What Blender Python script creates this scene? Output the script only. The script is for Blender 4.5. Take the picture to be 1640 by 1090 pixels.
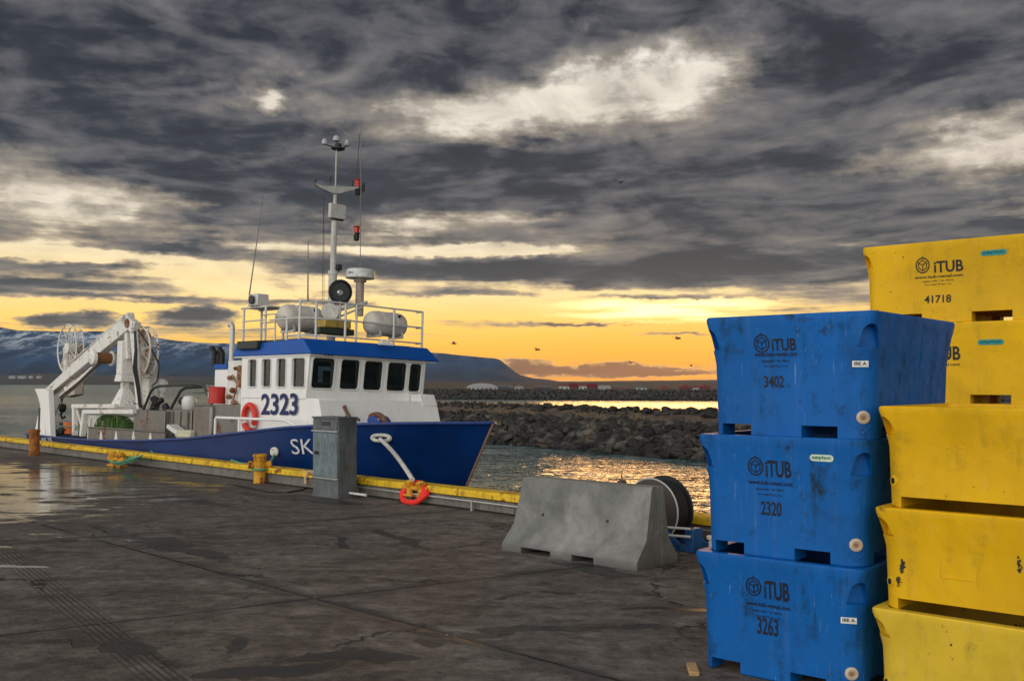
import bpy, bmesh, math, random
import numpy as np
from mathutils import Vector, Matrix, noise as mnoise
R_ = math.radians
random.seed(7)
S = bpy.context.scene
C = S.collection
for o_ in list(bpy.data.objects): bpy.data.objects.remove(o_)

# ------------------------------------------------------------------ camera
F = 1594.0; CH = 1.72; HZ = 613.0
cam = bpy.data.cameras.new('camera'); camo = bpy.data.objects.new('camera', cam); C.objects.link(camo)
camo.location = (0, 0, CH); camo.rotation_euler = (R_(90), 0, 0)
cam.sensor_width = 36; cam.lens = F / 1640 * 36; cam.shift_y = (HZ - 545) / 1640
cam.clip_start = 0.1; cam.clip_end = 40000
S.camera = camo
S.view_settings.view_transform = 'Standard'; S.view_settings.look = 'None'
S.view_settings.exposure = 0.0; S.view_settings.gamma = 1.0
S.render.engine = 'CYCLES'

# ------------------------------------------------------------------ sun (hidden behind the cloud bank, right of centre)
SUN_AZ = math.atan2(1060 - 820, F); SUN_EL = R_(4.5)
sl = bpy.data.lights.new('sun', 'SUN'); sl.energy = .5; sl.angle = R_(14); sl.color = (1, .50, .16)
so = bpy.data.objects.new('sun', sl); C.objects.link(so); so.location = (30, 60, 40)
sd = Vector((math.sin(SUN_AZ) * math.cos(SUN_EL), math.cos(SUN_AZ) * math.cos(SUN_EL), math.sin(SUN_EL)))
so.rotation_euler = sd.to_track_quat('Z', 'Y').to_euler()

# ------------------------------------------------------------------ node helper
class NT:
    def __init__(s, tree): s.t = tree; s.L = tree.links
    def n(s, typ, **kw):
        nd = s.t.nodes.new(typ)
        for k, v in kw.items(): setattr(nd, k, v)
        return nd
    def put(s, nd, idx, v):
        if v is None: return
        if hasattr(v, 'links') or hasattr(v, 'is_linked'): s.L.new(v, nd.inputs[idx])
        else: nd.inputs[idx].default_value = v
    def m(s, op, a, b=None, c=None, clamp=False):
        nd = s.n('ShaderNodeMath', operation=op); nd.use_clamp = clamp
        s.put(nd, 0, a)
        if b is not None: s.put(nd, 1, b)
        if c is not None: s.put(nd, 2, c)
        return nd.outputs[0]
    def vm(s, op, a, b=None):
        nd = s.n('ShaderNodeVectorMath', operation=op); s.put(nd, 0, a)
        if b is not None: s.put(nd, 1, b)
        return nd.outputs[0]
    def comb(s, x, y, z=0.0):
        nd = s.n('ShaderNodeCombineXYZ'); s.put(nd, 0, x); s.put(nd, 1, y); s.put(nd, 2, z); return nd.outputs[0]
    def sep(s, v):
        nd = s.n('ShaderNodeSeparateXYZ'); s.put(nd, 0, v); return nd.outputs
    def noise(s, vec, scale=5, detail=4, rough=.5, dist=0, col=False):
        nd = s.n('ShaderNodeTexNoise'); s.put(nd, 'Vector', vec)
        nd.inputs['Scale'].default_value = scale; nd.inputs['Detail'].default_value = detail
        nd.inputs['Roughness'].default_value = rough; nd.inputs['Distortion'].default_value = dist
        return nd.outputs[1] if col else nd.outputs[0]
    def mapping(s, vec, loc=(0,0,0), rot=(0,0,0), sc=(1,1,1), typ='POINT'):
        nd = s.n('ShaderNodeMapping', vector_type=typ); s.put(nd, 0, vec)
        nd.inputs[1].default_value = loc; nd.inputs[2].default_value = rot; nd.inputs[3].default_value = sc
        return nd.outputs[0]
    def ramp(s, f, stops, interp='LINEAR'):
        nd = s.n('ShaderNodeValToRGB'); s.put(nd, 0, f); cr = nd.color_ramp; cr.interpolation = interp
        while len(cr.elements) < len(stops): cr.elements.new(.5)
        for e, (p, c) in zip(cr.elements, stops):
            e.position = p; e.color = (c, c, c, 1) if not hasattr(c, '__len__') else (*c[:3], 1)
        return nd.outputs[0]
    def mix(s, f, a, b, blend='MIX'):
        nd = s.n('ShaderNodeMix', data_type='RGBA', blend_type=blend)
        def P(i, v):
            if hasattr(v, 'is_linked'): s.L.new(v, nd.inputs[i])
            elif hasattr(v, '__len__'): nd.inputs[i].default_value = (*v[:3], 1)
            else: nd.inputs[i].default_value = v if i == 0 else (v, v, v, 1)
        P(0, f); P(6, a); P(7, b)
        return nd.outputs[2]
    def maprange(s, v, a, b, c=0., d=1., typ='LINEAR'):
        nd = s.n('ShaderNodeMapRange', interpolation_type=typ); s.put(nd, 0, v)
        for i, q in enumerate((a, b, c, d)): nd.inputs[i + 1].default_value = q
        return nd.outputs[0]
    def blob(s, vec, cx, cy, rx, ry, rot=0.):
        nd = s.n('ShaderNodeTexGradient', gradient_type='SPHERICAL')
        v = s.mapping(vec, (cx, cy, 0), (0, 0, R_(rot)), (rx, ry, 1), 'TEXTURE'); s.L.new(v, nd.inputs[0])
        return nd.outputs[1]
def lin(c):  # 0..255 display -> linear
    return tuple(((x / 255) / 12.92 if x <= 10 else ((x / 255 + .055) / 1.055) ** 2.4) for x in c)

# ------------------------------------------------------------------ world: evening cloud deck
W = bpy.data.worlds.new('World'); S.world = W; W.use_nodes = True
W.node_tree.nodes.clear(); T = NT(W.node_tree)
geo = T.n('ShaderNodeTexCoord').outputs['Generated']
dx, dy, dz = T.sep(geo)[:3]
AZ = T.m('DEGREES', T.m('ARCTAN2', dx, dy)); EL = T.m('DEGREES', T.m('ARCSINE', dz))
def pa(px): return math.degrees(math.atan((px - 820) / F))
def pe(px, py): return math.degrees(math.atan((HZ - py) / F * math.cos(R_(pa(px)))))
DEG = F * math.pi / 180  # px per degree
base = T.comb(AZ, EL)
# large soft warp and fine warp of the coordinates, so no band has a ruled edge
wv = T.mapping(base, sc=(.10, .30, 1))
w1 = T.vm('SUBTRACT', T.noise(wv, 1.6, 5, .62, col=True), (.5, .5, .5))
w1 = T.vm('MULTIPLY', w1, (3.4, 1.5, 0))
elf = T.maprange(EL, 0, 14, .22, 1.)            # the warp shrinks toward the horizon
w1s = T.n('ShaderNodeVectorMath', operation='SCALE'); T.L.new(w1, w1s.inputs[0]); T.L.new(elf, w1s.inputs[3])
w2 = T.vm('SUBTRACT', T.noise(T.mapping(base, sc=(.9, 2.2, 1)), 1.3, 6, .6, col=True), (.5, .5, .5))
w2 = T.vm('MULTIPLY', w2, (1.0, .55, 0))
base2 = T.vm('ADD', T.vm('ADD', base, w1s.outputs[0]), w2)
# cloud texture coordinate: perspective of a flat deck overhead
lnE = T.m('MULTIPLY', T.m('LOGARITHM', T.m('ADD', T.m('MAXIMUM', EL, 0.0), 2.2), math.e), 2.6)
cv = T.comb(T.m('MULTIPLY', AZ, .066), lnE)
cvr = T.mapping(cv, rot=(0, 0, R_(-6)))
nA = T.noise(cvr, 1.6, 9, .56, .5)
nB = T.noise(T.mapping(cvr, loc=(3.1, 7.7, 0), sc=(1.5, 1.1, 1)), 3.6, 8, .58, .4)
nC = T.noise(T.mapping(cvr, loc=(9.1, 1.7, 0), sc=(1.9, 1.0, 1)), 8.0, 6, .58)
nD = T.noise(T.mapping(base, sc=(.05, .9, 1)), 1.8, 5, .6)      # long level streaks
blobs = [
 (1000,128,230,74,.82),(885,178,170,50,.46),(1120,120,100,70,.40),(432,165,22,19,.85),(380,150,230,95,.30),(720,175,190,46,.42),
 (1600,245,210,66,.62),(1300,285,260,30,.34),(40,290,150,60,.62),(225,325,160,34,.46),
 (740,350,200,22,.60),(620,360,120,20,.34),(750,404,190,11,1.3),(70,402,170,18,1.0),(440,392,110,14,.5),
 (290,450,280,34,.95),(360,425,120,20,.55),(90,494,280,30,.6),(1060,492,260,26,1.0),(830,486,240,26,.55),(960,550,330,46,.65),
 (540,500,220,30,.55),
 (520,428,120,12,-.6),(745,428,190,15,-1.1),(1100,428,360,26,-.9),(110,456,250,18,-1.1),(90,424,170,8,-.8),(280,402,140,10,-.8),
 (80,511,46,16,-1.5),(150,508,42,17,-1.5),(312,507,78,20,-1.7),(330,498,40,16,-.9),
 (950,594,190,11,-1.5),(836,583,60,15,-1.2),(992,586,60,11,-1.0),(1080,598,110,5,-1.2),
 (950,519,170,5,-1.0),(1090,534,130,4,-.9),(880,556,190,5,-.7),(250,476,210,6,-.8),(560,486,150,7,-.8),(1010,474,180,5,-.9),(720,470,130,6,-.7),
 (1300,110,430,120,-.38),(180,60,420,110,-.35),(660,60,260,70,-.35),(1000,300,560,60,-.50),(480,290,380,60,-.45),(1400,360,300,50,-.30),(200,235,300,50,-.2),]
G = 0.0
for (bx, by, rx, ry, amp) in blobs:
    low = by > 480
    b = T.blob(base2 if (not low or ry < 8) else T.vm('ADD', base, T.vm('MULTIPLY', w2, (2.2, 1.3, 0))), pa(bx), pe(bx, by), rx * (1.05 if low and amp < 0 else 1.35) / DEG, ry * (1.05 if low and amp < 0 else 1.35) / DEG)
    G = T.m('MULTIPLY_ADD', b, amp, G)
e24 = T.m('DIVIDE', EL, 24.0, clamp=True)
cover = T.ramp(e24, [(0, .66), (.10, .66), (.17, .50), (.235, .33), (.30, .24), (.42, .17), (.55, .12), (1, .10)])
nE = T.noise(T.mapping(cvr, loc=(1.3, 4.2, 0), sc=(.55, .9, 1)), 1.6, 4, .55, .6)      # big masses
tx = T.m('MULTIPLY_ADD', T.m('SUBTRACT', nA, .5), 1.25, T.m('MULTIPLY', T.m('SUBTRACT', nB, .5), .75))
tx = T.m('MULTIPLY_ADD', T.m('SUBTRACT', nC, .5), .38, tx)
tx = T.m('MULTIPLY_ADD', T.m('SUBTRACT', nE, .5), .9, tx)
tx = T.m('MULTIPLY_ADD', T.m('SUBTRACT', nD, .5), T.maprange(EL, 2, 12, 2.2, .3), tx)
tx = T.m('MULTIPLY', tx, T.maprange(EL, .5, 6, .7, 1.))
op = T.m('ADD', T.m('ADD', cover, G), tx)
bright = T.ramp(e24, [(0, lin((214,150,96))), (.035, lin((236,172,92))), (.085, lin((255,202,84))), (.15, lin((255,226,136))), (.21, lin((255,236,182))),
                      (.32, lin((250,236,208))), (.45, lin((228,214,196))), (.7, lin((240,230,214))), (1, lin((225,222,218)))])
glow = T.blob(base, pa(1050), pe(1050, 500), 15, 3.4)
glow2 = T.m('MULTIPLY', T.blob(base2, pa(1060), pe(1060, 494), 8.0, .85), T.maprange(T.noise(T.mapping(base, loc=(3,1,0), sc=(.10,1.6,1)), 1.5, 5, .6), .40, .56, .1, 1.2))
glow3 = T.blob(base, pa(400), pe(380, 460), 8, 1.1)
orange = T.maprange(T.m('ABSOLUTE', T.m('SUBTRACT', AZ, pa(1100))), 4, 24, 1, 0)
bright = T.mix(T.m('MULTIPLY', orange, T.maprange(EL, 0, 5.0, .85, 0)), bright, lin((255,178,30)))
bright = T.mix(T.m('MULTIPLY', glow2, 1.4, clamp=True), bright, (1.75, 1.55, 1.0))
bright = T.mix(T.m('MULTIPLY', glow3, .5, clamp=True), bright, (1.15, .95, .6))
dark = T.ramp(e24, [(0, lin((142,108,98))), (.06, lin((150,122,106))), (.12, lin((132,122,112))), (.19, lin((108,104,102))), (.3, lin((84,84,90))), (.45, lin((66,69,80))), (1, lin((54,57,69)))])
tex2 = T.noise(T.mapping(cvr, loc=(5.3, 2.2, 0), sc=(.9, 1.2, 1)), 2.1, 9, .55, .8)
tex3 = T.noise(T.mapping(cvr, loc=(8.3, 6.2, 0), rot=(0, 0, R_(14)), sc=(1.0, 1.35, 1)), 4.8, 7, .55, .5)
mm = T.m('ADD', T.m('MULTIPLY', T.m('SUBTRACT', tex2, .5), 1.05), T.m('MULTIPLY', T.m('SUBTRACT', tex3, .5), .55))
mm = T.m('MULTIPLY_ADD', T.m('SUBTRACT', nC, .5), .16, mm)
mm = T.m('MULTIPLY_ADD', T.m('SUBTRACT', nE, .5), .5, mm)
mm = T.m('MULTIPLY_ADD', T.m('MINIMUM', G, 0.0), .30, mm)
lightc = T.ramp(e24, [(0, lin((190,146,112))), (.12, lin((176,154,126))), (.25, lin((166,151,132))), (.4, lin((143,136,129))), (1, lin((126,124,126)))])
mval = T.maprange(T.m('ADD', mm, .5), .34, .80, 0, 1)
dark = T.mix(1.0, dark, T.maprange(T.m('ADD', mm, .5), .24, .48, .44, .95), 'MULTIPLY')
dark = T.mix(T.m('POWER', mval, 1.15), dark, lightc)
warmlow = T.m('MULTIPLY', T.maprange(EL, 1.2, 4.5, .6, 0), orange)
dark = T.mix(warmlow, dark, lin((190,128,74)))
bmod = T.mix(T.maprange(EL, 3, 9), T.vm('MULTIPLY', T.comb(1., 1., 1.), (1.42, 1.20, .78)), T.maprange(nB, .3, .7, .74, 1.2))
bright = T.mix(1.0, bright, bmod, 'MULTIPLY')
mid = T.mix(1.0, T.ramp(e24, [(0, lin((238,172,98))), (.1, lin((236,194,118))), (.2, lin((208,180,140))), (.35, lin((162,149,132))), (1, lin((142,138,134)))]), T.maprange(tex3, .3, .7, .7, 1.3), 'MULTIPLY')
front = T.mix(T.maprange(op, .12, .56, 0, 1, 'SMOOTHSTEP'), dark, mid)
front = T.mix(T.maprange(op, .42, .84, 0, 1, 'SMOOTHSTEP'), front, bright)
# the sky behind the photographer: unseen, brightened as fill; thin cloud over blue (Nishita)
sky = T.n('ShaderNodeTexSky', sky_type='NISHITA'); sky.sun_disc = False; sky.sun_elevation = SUN_EL; sky.sun_rotation = SUN_AZ
sky.air_density = 1.2; sky.dust_density = .6
skyc = T.vm('MULTIPLY', sky.outputs[0], (.10, .10, .10))
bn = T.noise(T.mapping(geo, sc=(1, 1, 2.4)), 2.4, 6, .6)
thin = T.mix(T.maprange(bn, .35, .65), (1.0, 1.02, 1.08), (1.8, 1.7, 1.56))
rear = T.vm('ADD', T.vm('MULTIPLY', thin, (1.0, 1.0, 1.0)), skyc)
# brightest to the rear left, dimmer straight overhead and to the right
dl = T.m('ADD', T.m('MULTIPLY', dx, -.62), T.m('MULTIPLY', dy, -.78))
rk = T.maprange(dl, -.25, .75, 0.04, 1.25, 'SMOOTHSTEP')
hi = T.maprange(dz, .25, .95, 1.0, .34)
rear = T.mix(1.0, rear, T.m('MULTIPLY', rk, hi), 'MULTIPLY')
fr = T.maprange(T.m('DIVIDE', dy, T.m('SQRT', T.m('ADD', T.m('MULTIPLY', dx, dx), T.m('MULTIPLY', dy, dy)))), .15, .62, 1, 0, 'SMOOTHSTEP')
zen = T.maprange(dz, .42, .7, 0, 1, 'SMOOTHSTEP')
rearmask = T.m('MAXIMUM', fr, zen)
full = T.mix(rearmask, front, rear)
full = T.vm('ADD', full, T.vm('MULTIPLY', sky.outputs[0], (.0015, .0015, .0015)))
# below the horizon: dull sea tone
full = T.mix(T.maprange(EL, -1.5, -.2), (.05, .06, .065), full)
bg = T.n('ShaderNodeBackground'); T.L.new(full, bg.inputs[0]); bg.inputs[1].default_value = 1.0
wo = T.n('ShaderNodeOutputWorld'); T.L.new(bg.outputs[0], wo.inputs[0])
W.cycles.sampling_method = 'MANUAL'; W.cycles.sample_map_resolution = 1024

# ================================================================== helpers
def newmat(name):
    m = bpy.data.materials.new(name); m.use_nodes = True
    m.node_tree.nodes.clear(); t = NT(m.node_tree)
    b = t.n('ShaderNodeBsdfPrincipled'); o = t.n('ShaderNodeOutputMaterial'); t.L.new(b.outputs[0], o.inputs[0])
    return m, t, b
def setb(t, b, **kw):
    for k, v in kw.items():
        i = b.inputs[k.replace('_', ' ')]
        if hasattr(v, 'is_linked'): t.L.new(v, i)
        elif hasattr(v, '__len__') and len(v) == 3: i.default_value = (*v, 1)
        else: i.default_value = v
def bump(t, b, h, dist=.01, strength=1.0):
    n = t.n('ShaderNodeBump'); n.inputs['Distance'].default_value = dist; n.inputs['Strength'].default_value = strength
    t.L.new(h, n.inputs['Height']); t.L.new(n.outputs[0], b.inputs['Normal'])
def paint(name, col, rough=.45, dirt=.35, dirtcol=(.06,.045,.035), metal=0., scale=2.0, streak=True, bumpd=.002, rust=0., var=.15, spec=.5):
    """painted / bare surface with uneven tone, grime streaks and optional rust"""
    m, t, b = newmat(name)
    P = t.n('ShaderNodeTexCoord').outputs['Object']
    n1 = t.noise(P, scale * 1.3, 6, .6); n2 = t.noise(P, scale * 9, 5, .65)
    st = t.noise(t.mapping(P, sc=(3.5, 3.5, .45)), scale * 2.2, 6, .65) if streak else n1
    c = t.mix(1.0, col, t.maprange(n1, .3, .7, 1 - var, 1 + var), 'MULTIPLY')
    g = t.m('MULTIPLY', t.maprange(t.m('MULTIPLY_ADD', n2, .35, t.m('MULTIPLY', st, .8)), .56, .76), dirt, clamp=True)
    c = t.mix(g, c, dirtcol)
    r = t.maprange(n1, .3, .7, rough - .08, rough + .12)
    if rust > 0:
        ru = t.m('MULTIPLY', t.maprange(t.m('MULTIPLY_ADD', n2, .5, t.m('MULTIPLY', n1, .7)), .68 - rust * .25, .74 - rust * .2), 1.0, clamp=True)
        rc = t.mix(t.maprange(n2, .35, .65), (.10, .03, .012), (.22, .075, .02))
        c = t.mix(ru, c, rc); r = t.mix(ru, r, (.85, .85, .85))
    setb(t, b, Base_Color=c, Roughness=r, Metallic=metal, Specular_IOR_Level=spec)
    bump(t, b, t.m('MULTIPLY_ADD', n2, .4, n1), bumpd)
    return m
def plain(name, col, rough=.5, metal=0.): 
    m, t, b = newmat(name); P = t.n('ShaderNodeTexCoord').outputs['Object']
    n = t.noise(P, 14, 5, .6)
    setb(t, b, Base_Color=t.mix(1.0, col, t.maprange(n, .3, .7, .82, 1.18), 'MULTIPLY'), Roughness=rough, Metallic=metal)
    return m

class MB:
    def __init__(s): s.v = []; s.f = []; s.mi = []; s.cur = 0
    def add(s, vs, fs):
        o = len(s.v); s.v += [tuple(p) for p in vs]; s.f += [tuple(i + o for i in f) for f in fs]; s.mi += [s.cur] * len(fs); return s
    def box(s, a, b, M=None):
        x0, y0, z0 = a; x1, y1, z1 = b
        vs = [(x0,y0,z0),(x1,y0,z0),(x1,y1,z0),(x0,y1,z0),(x0,y0,z1),(x1,y0,z1),(x1,y1,z1),(x0,y1,z1)]
        if M: vs = [M @ Vector(v) for v in vs]
        return s.add(vs, [(0,3,2,1),(4,5,6,7),(0,1,5,4),(1,2,6,5),(2,3,7,6),(3,0,4,7)])
    def bar(s, p, q, w, h, up=(0,0,1)):
        p = Vector(p); q = Vector(q); d = (q - p); L = d.length; d.normalize(); up = Vector(up)
        if abs(d.dot(up)) > .98: up = Vector((1, 0, 0))
        y = up.cross(d).normalized(); z = d.cross(y)
        M = Matrix.Translation(p) @ Matrix((d, y, z)).transposed().to_4x4()
        return s.box((0, -w/2, -h/2), (L, w/2, h/2), M)
    def tube(s, pts, r, n=8, cap=True, closed=False):
        pts = [Vector(p) for p in pts]; N = len(pts); rs = r if hasattr(r, '__len__') else [r] * N
        vs = []; prev = None
        for i, p in enumerate(pts):
            a = pts[(i - 1) % N] if (i > 0 or closed) else p; b = pts[(i + 1) % N] if (i < N - 1 or closed) else p
            d = (b - a).normalized()
            if prev is None: x = d.orthogonal().normalized()
            else: x = (prev - d * prev.dot(d)).normalized()
            prev = x; y = d.cross(x)
            vs += [p + (x * math.cos(2*math.pi*k/n) + y * math.sin(2*math.pi*k/n)) * rs[i] for k in range(n)]
        fs = []
        for i in range(N if closed else N - 1):
            j = (i + 1) % N
            fs += [(i*n+k, i*n+(k+1)%n, j*n+(k+1)%n, j*n+k) for k in range(n)]
        if cap and not closed: fs += [tuple(range(n))[::-1], tuple((N-1)*n + k for k in range(n))]
        return s.add(vs, fs)
    def lathe(s, prof, origin=(0,0,0), axis='z', n=24):
        """prof: (radius, height) along the axis"""
        if isinstance(axis, str): ax = Vector({'x': (1,0,0), 'y': (0,1,0), 'z': (0,0,1)}[axis])
        else: ax = Vector(axis).normalized()
        a = ax.orthogonal().normalized(); b = ax.cross(a); o = Vector(origin)
        vs = []; 
        for (r, h) in prof:
            vs += [o + ax * h + (a * math.cos(2*math.pi*k/n) + b * math.sin(2*math.pi*k/n)) * max(r, 1e-4) for k in range(n)]
        fs = []
        for i in range(len(prof) - 1): fs += [(i*n+k, i*n+(k+1)%n, (i+1)*n+(k+1)%n, (i+1)*n+k) for k in range(n)]
        fs += [tuple(range(n))[::-1], tuple((len(prof)-1)*n + k for k in range(n))]
        return s.add(vs, fs)
    def prism(s, poly, vec):
        n = len(poly); vec = Vector(vec)
        vs = [Vector(p) for p in poly] + [Vector(p) + vec for p in poly]
        return s.add(vs, [tuple(range(n))[::-1], tuple(range(n, 2*n))] + [(k, (k+1)%n, n+(k+1)%n, n+k) for k in range(n)])
    def build(s, name, mat, parent=None, M=None, bevel=0, smooth=True, ang=35, seg=2):
        me = bpy.data.meshes.new(name); me.from_pydata(s.v, [], s.f)
        mats = mat if isinstance(mat, (list, tuple)) else [mat]
        for q in mats: me.materials.append(q)
        if len(mats) > 1: me.polygons.foreach_set('material_index', s.mi)
        bm = bmesh.new(); bm.from_mesh(me); bmesh.ops.recalc_face_normals(bm, faces=bm.faces)
        if smooth:
            for f in bm.faces: f.smooth = True
            for e in bm.edges:
                if len(e.link_faces) != 2 or e.calc_face_angle(3.) > R_(ang): e.smooth = False
        bm.to_mesh(me); bm.free()
        o = bpy.data.objects.new(name, me); C.objects.link(o)
        if parent: o.parent = parent
        if M is not None: o.matrix_world = M
        if bevel:
            md = o.modifiers.new('bevel', 'BEVEL'); md.width = bevel; md.segments = seg; md.limit_method = 'ANGLE'; md.angle_limit = R_(40)
        return o
def tag(o, label=None, cat=None, group=None, kind=None):
    if label: o['label'] = label
    if cat: o['category'] = cat
    if group: o['group'] = group
    if kind: o['kind'] = kind
    return o
def empty(name, M, label, cat, group=None):
    o = bpy.data.objects.new(name, None); C.objects.link(o); o.matrix_world = M; o.empty_display_size = .2
    return tag(o, label, cat, group)
def copy_tree(o, parent=None):
    c = o.copy(); C.objects.link(c); c.parent = parent
    if parent: c.matrix_parent_inverse = o.matrix_parent_inverse.copy()
    for ch in o.children: copy_tree(ch, c)
    return c
def text_mesh(body, size, extrude=.002, offset=0., align='LEFT', squeeze=1.0, res=4):
    cu = bpy.data.curves.new('t', 'FONT'); cu.body = body; cu.size = size; cu.extrude = extrude; cu.offset = offset; cu.align_x = align
    cu.resolution_u = res
    o = bpy.data.objects.new('t', cu); C.objects.link(o)
    dg = bpy.context.evaluated_depsgraph_get(); me = bpy.data.meshes.new_from_object(o.evaluated_get(dg))
    bpy.data.objects.remove(o); bpy.data.curves.remove(cu)
    for v in me.vertices: v.co.x *= squeeze
    return me
def text_obj(name, me, mat, parent, M, local=True):
    me.name = name; me.materials.clear(); me.materials.append(mat)
    o = bpy.data.objects.new(name, me); C.objects.link(o); o.parent = parent
    if local: o.matrix_local = M
    else: o.matrix_world = M
    return o
def frame(o, x, y):
    """matrix with columns x, y, x cross y at o"""
    x = Vector(x).normalized(); y = Vector(y).normalized(); z = x.cross(y)
    return Matrix.Translation(Vector(o)) @ Matrix((x, y, z)).transposed().to_4x4()
def boolean(o, cutters, op='DIFFERENCE'):
    """bake boolean cuts into o's mesh; the cutters are removed again"""
    for c in cutters:
        md = o.modifiers.new('b', 'BOOLEAN'); md.object = c; md.operation = op; md.solver = 'EXACT'
    bpy.context.view_layer.update()
    dg = bpy.context.evaluated_depsgraph_get(); me = bpy.data.meshes.new_from_object(o.evaluated_get(dg))
    o.modifiers.clear(); o.data = me
    for c in cutters: bpy.data.objects.remove(c)
    bm = bmesh.new(); bm.from_mesh(me)
    for e in bm.edges: e.smooth = len(e.link_faces) == 2 and e.calc_face_angle(3.) < R_(32)
    for f in bm.faces: f.smooth = True
    bm.to_mesh(me); bm.free()
    return o

# ------------------------------------------------------------------ frames of the place
QA = R_(-45)
U = Vector((math.cos(QA), math.sin(QA), 0)); Nn = Vector((-math.sin(QA), math.cos(QA), 0)); ZZ = Vector((0, 0, 1))
QO = Vector((0, 12.93, 0))
MQ = Matrix.Translation(QO) @ Matrix.Rotation(QA, 4, 'Z')           # quay frame: x along the kerb toward the camera side, y toward the water
HEEL = R_(2.0)
MBt = Matrix.Translation(QO + Nn * 2.3) @ Matrix.Rotation(QA, 4, 'Z') @ Matrix.Rotation(-HEEL, 4, 'X')   # boat frame
def at(px, py, ax, c, M):
    """the point on the plane axis ax = c of frame M that the photo shows at pixel (px, py)"""
    Mi = M.inverted(); o = Mi @ Vector((0, 0, CH)); d = Mi.to_3x3() @ Vector(((px - 820) / F, 1, (HZ - py) / F))
    k = (c - o[ax]) / d[ax]
    return o + d * k
def B(px, py, y): return at(px, py, 1, y, MBt)
def Bx(px, py, x): return at(px, py, 0, x, MBt)
def Q(px, py, z=0.): return at(px, py, 2, z, MQ)
WZ = -1.8   # water level

# ------------------------------------------------------------------ materials
M_WHITE = paint('white_boat_paint', (.84,.83,.81), .38, .16, (.42,.34,.26), rust=.0, var=.05, scale=1.2)
M_WHITED = paint('weathered_white_paint', (.78,.765,.73), .5, .45, (.36,.27,.19), rust=.03, var=.07, scale=2.2)
M_NAVY = paint('navy_hull_paint', (.0006,.0240,.125), .36, .55, (.008,.022,.075), var=.35, scale=.7, bumpd=.006, spec=.3)
M_BLUEV = paint('blue_visor_paint', (.002,.082,.38), .45, .15, (.01,.03,.10), var=.10, spec=.3)
M_STEEL = paint('grey_steel', (.20,.19,.175), .42, .5, (.09,.07,.05), metal=.45, rust=.08)
M_ALU = paint('pale_aluminium_rail', (.62,.61,.58), .4, .2, (.3,.25,.2), metal=.2, streak=False)
M_BLACK = plain('black_rubber', (.012,.012,.013), .6)
M_DARK = plain('dark_metal', (.035,.035,.036), .5, .3)
M_RED = plain('red_paint', (.52,.025,.015), .45)
M_ORANGE = plain('orange_plastic', (.65,.14,.03), .5)
M_YEL = paint('yellow_kerb_paint', (.80,.50,.010), .6, .7, (.10,.07,.03), rust=.10, scale=1.6, var=.2, bumpd=.006)
M_YRUST = paint('rusty_yellow_cast_iron', (.72,.34,.015), .62, .5, (.24,.08,.015), rust=.28, scale=3.5, var=.25, bumpd=.008)
M_RUST = paint('rusty_orange_cast_iron', (.44,.14,.02), .7, .6, (.07,.025,.012), rust=.45, scale=3, bumpd=.01)
M_CONC = paint('quay_kerb_concrete', (.17,.155,.135), .8, .8, (.05,.045,.04), scale=2.5, var=.3, bumpd=.012)
M_ROPEG = plain('green_rope', (.10,.30,.18), .8)
M_ROPEW = plain('white_rope', (.62,.60,.56), .8)
M_GLASSD = plain('lens_glass', (.05,.06,.06), .1)

# ================================================================== setting
# water: one sheet to the horizon
def water():
    m, t, b = newmat('sea_water')
    P = t.n('ShaderNodeNewGeometry').outputs['Position']
    n1 = t.noise(t.mapping(P, rot=(0,0,R_(16)), sc=(.55,1.0,1)), .95, 2, .5, .9)
    n2 = t.noise(t.mapping(P, rot=(0,0,R_(-14)), sc=(.6,1.2,1)), 2.7, 2, .5, .6)
    n4 = t.noise(t.mapping(P, rot=(0,0,R_(8)), sc=(.6,1.3,1)), .30, 2, .5, .6)
    h = t.m('MULTIPLY_ADD', n2, .30, n1); h = t.m('MULTIPLY_ADD', n4, 1.0, h)
    slick = t.maprange(t.noise(t.mapping(P, rot=(0,0,R_(5)), sc=(.35,1.4,1)), .05, 4, .6, .5), .36, .60, .45, 1.0)
    h = t.m('MULTIPLY', h, slick)
    crest = t.maprange(t.m('ADD', t.m('MULTIPLY', n1, .6), t.m('MULTIPLY', t.noise(t.mapping(P, rot=(0,0,R_(10)), sc=(.5,1.,1)), .16, 5, .65, .6), .6)), .62, .78)  # ripple crests lightened in the base colour, standing in for scattered light
    setb(t, b, Base_Color=t.mix(crest, t.mix(slick, (.10,.165,.165), (.045,.12,.13)), (.30,.35,.34)), Roughness=t.maprange(t.sep(P)[1], 60, 300, .04, .24), IOR=1.333, Specular_IOR_Level=.5)
    bump(t, b, h, .25, 1.0)
    return m
w = MB()
rr = [0, 8, 20, 60, 200, 800, 3000, 15000]; nn = 48
vs = [(0, 0, WZ)] + [(r*math.sin(2*math.pi*k/nn), r*math.cos(2*math.pi*k/nn), WZ) for r in rr[1:] for k in range(nn)]
fs = [(0, 1+k, 1+(k+1)%nn) for k in range(nn)]
for i in range(len(rr)-2): fs += [(1+i*nn+k, 1+(i+1)*nn+k, 1+(i+1)*nn+(k+1)%nn, 1+i*nn+(k+1)%nn) for k in range(nn)]
w.add(vs, fs); tag(w.build('water', water(), smooth=False), kind='structure')

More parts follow.
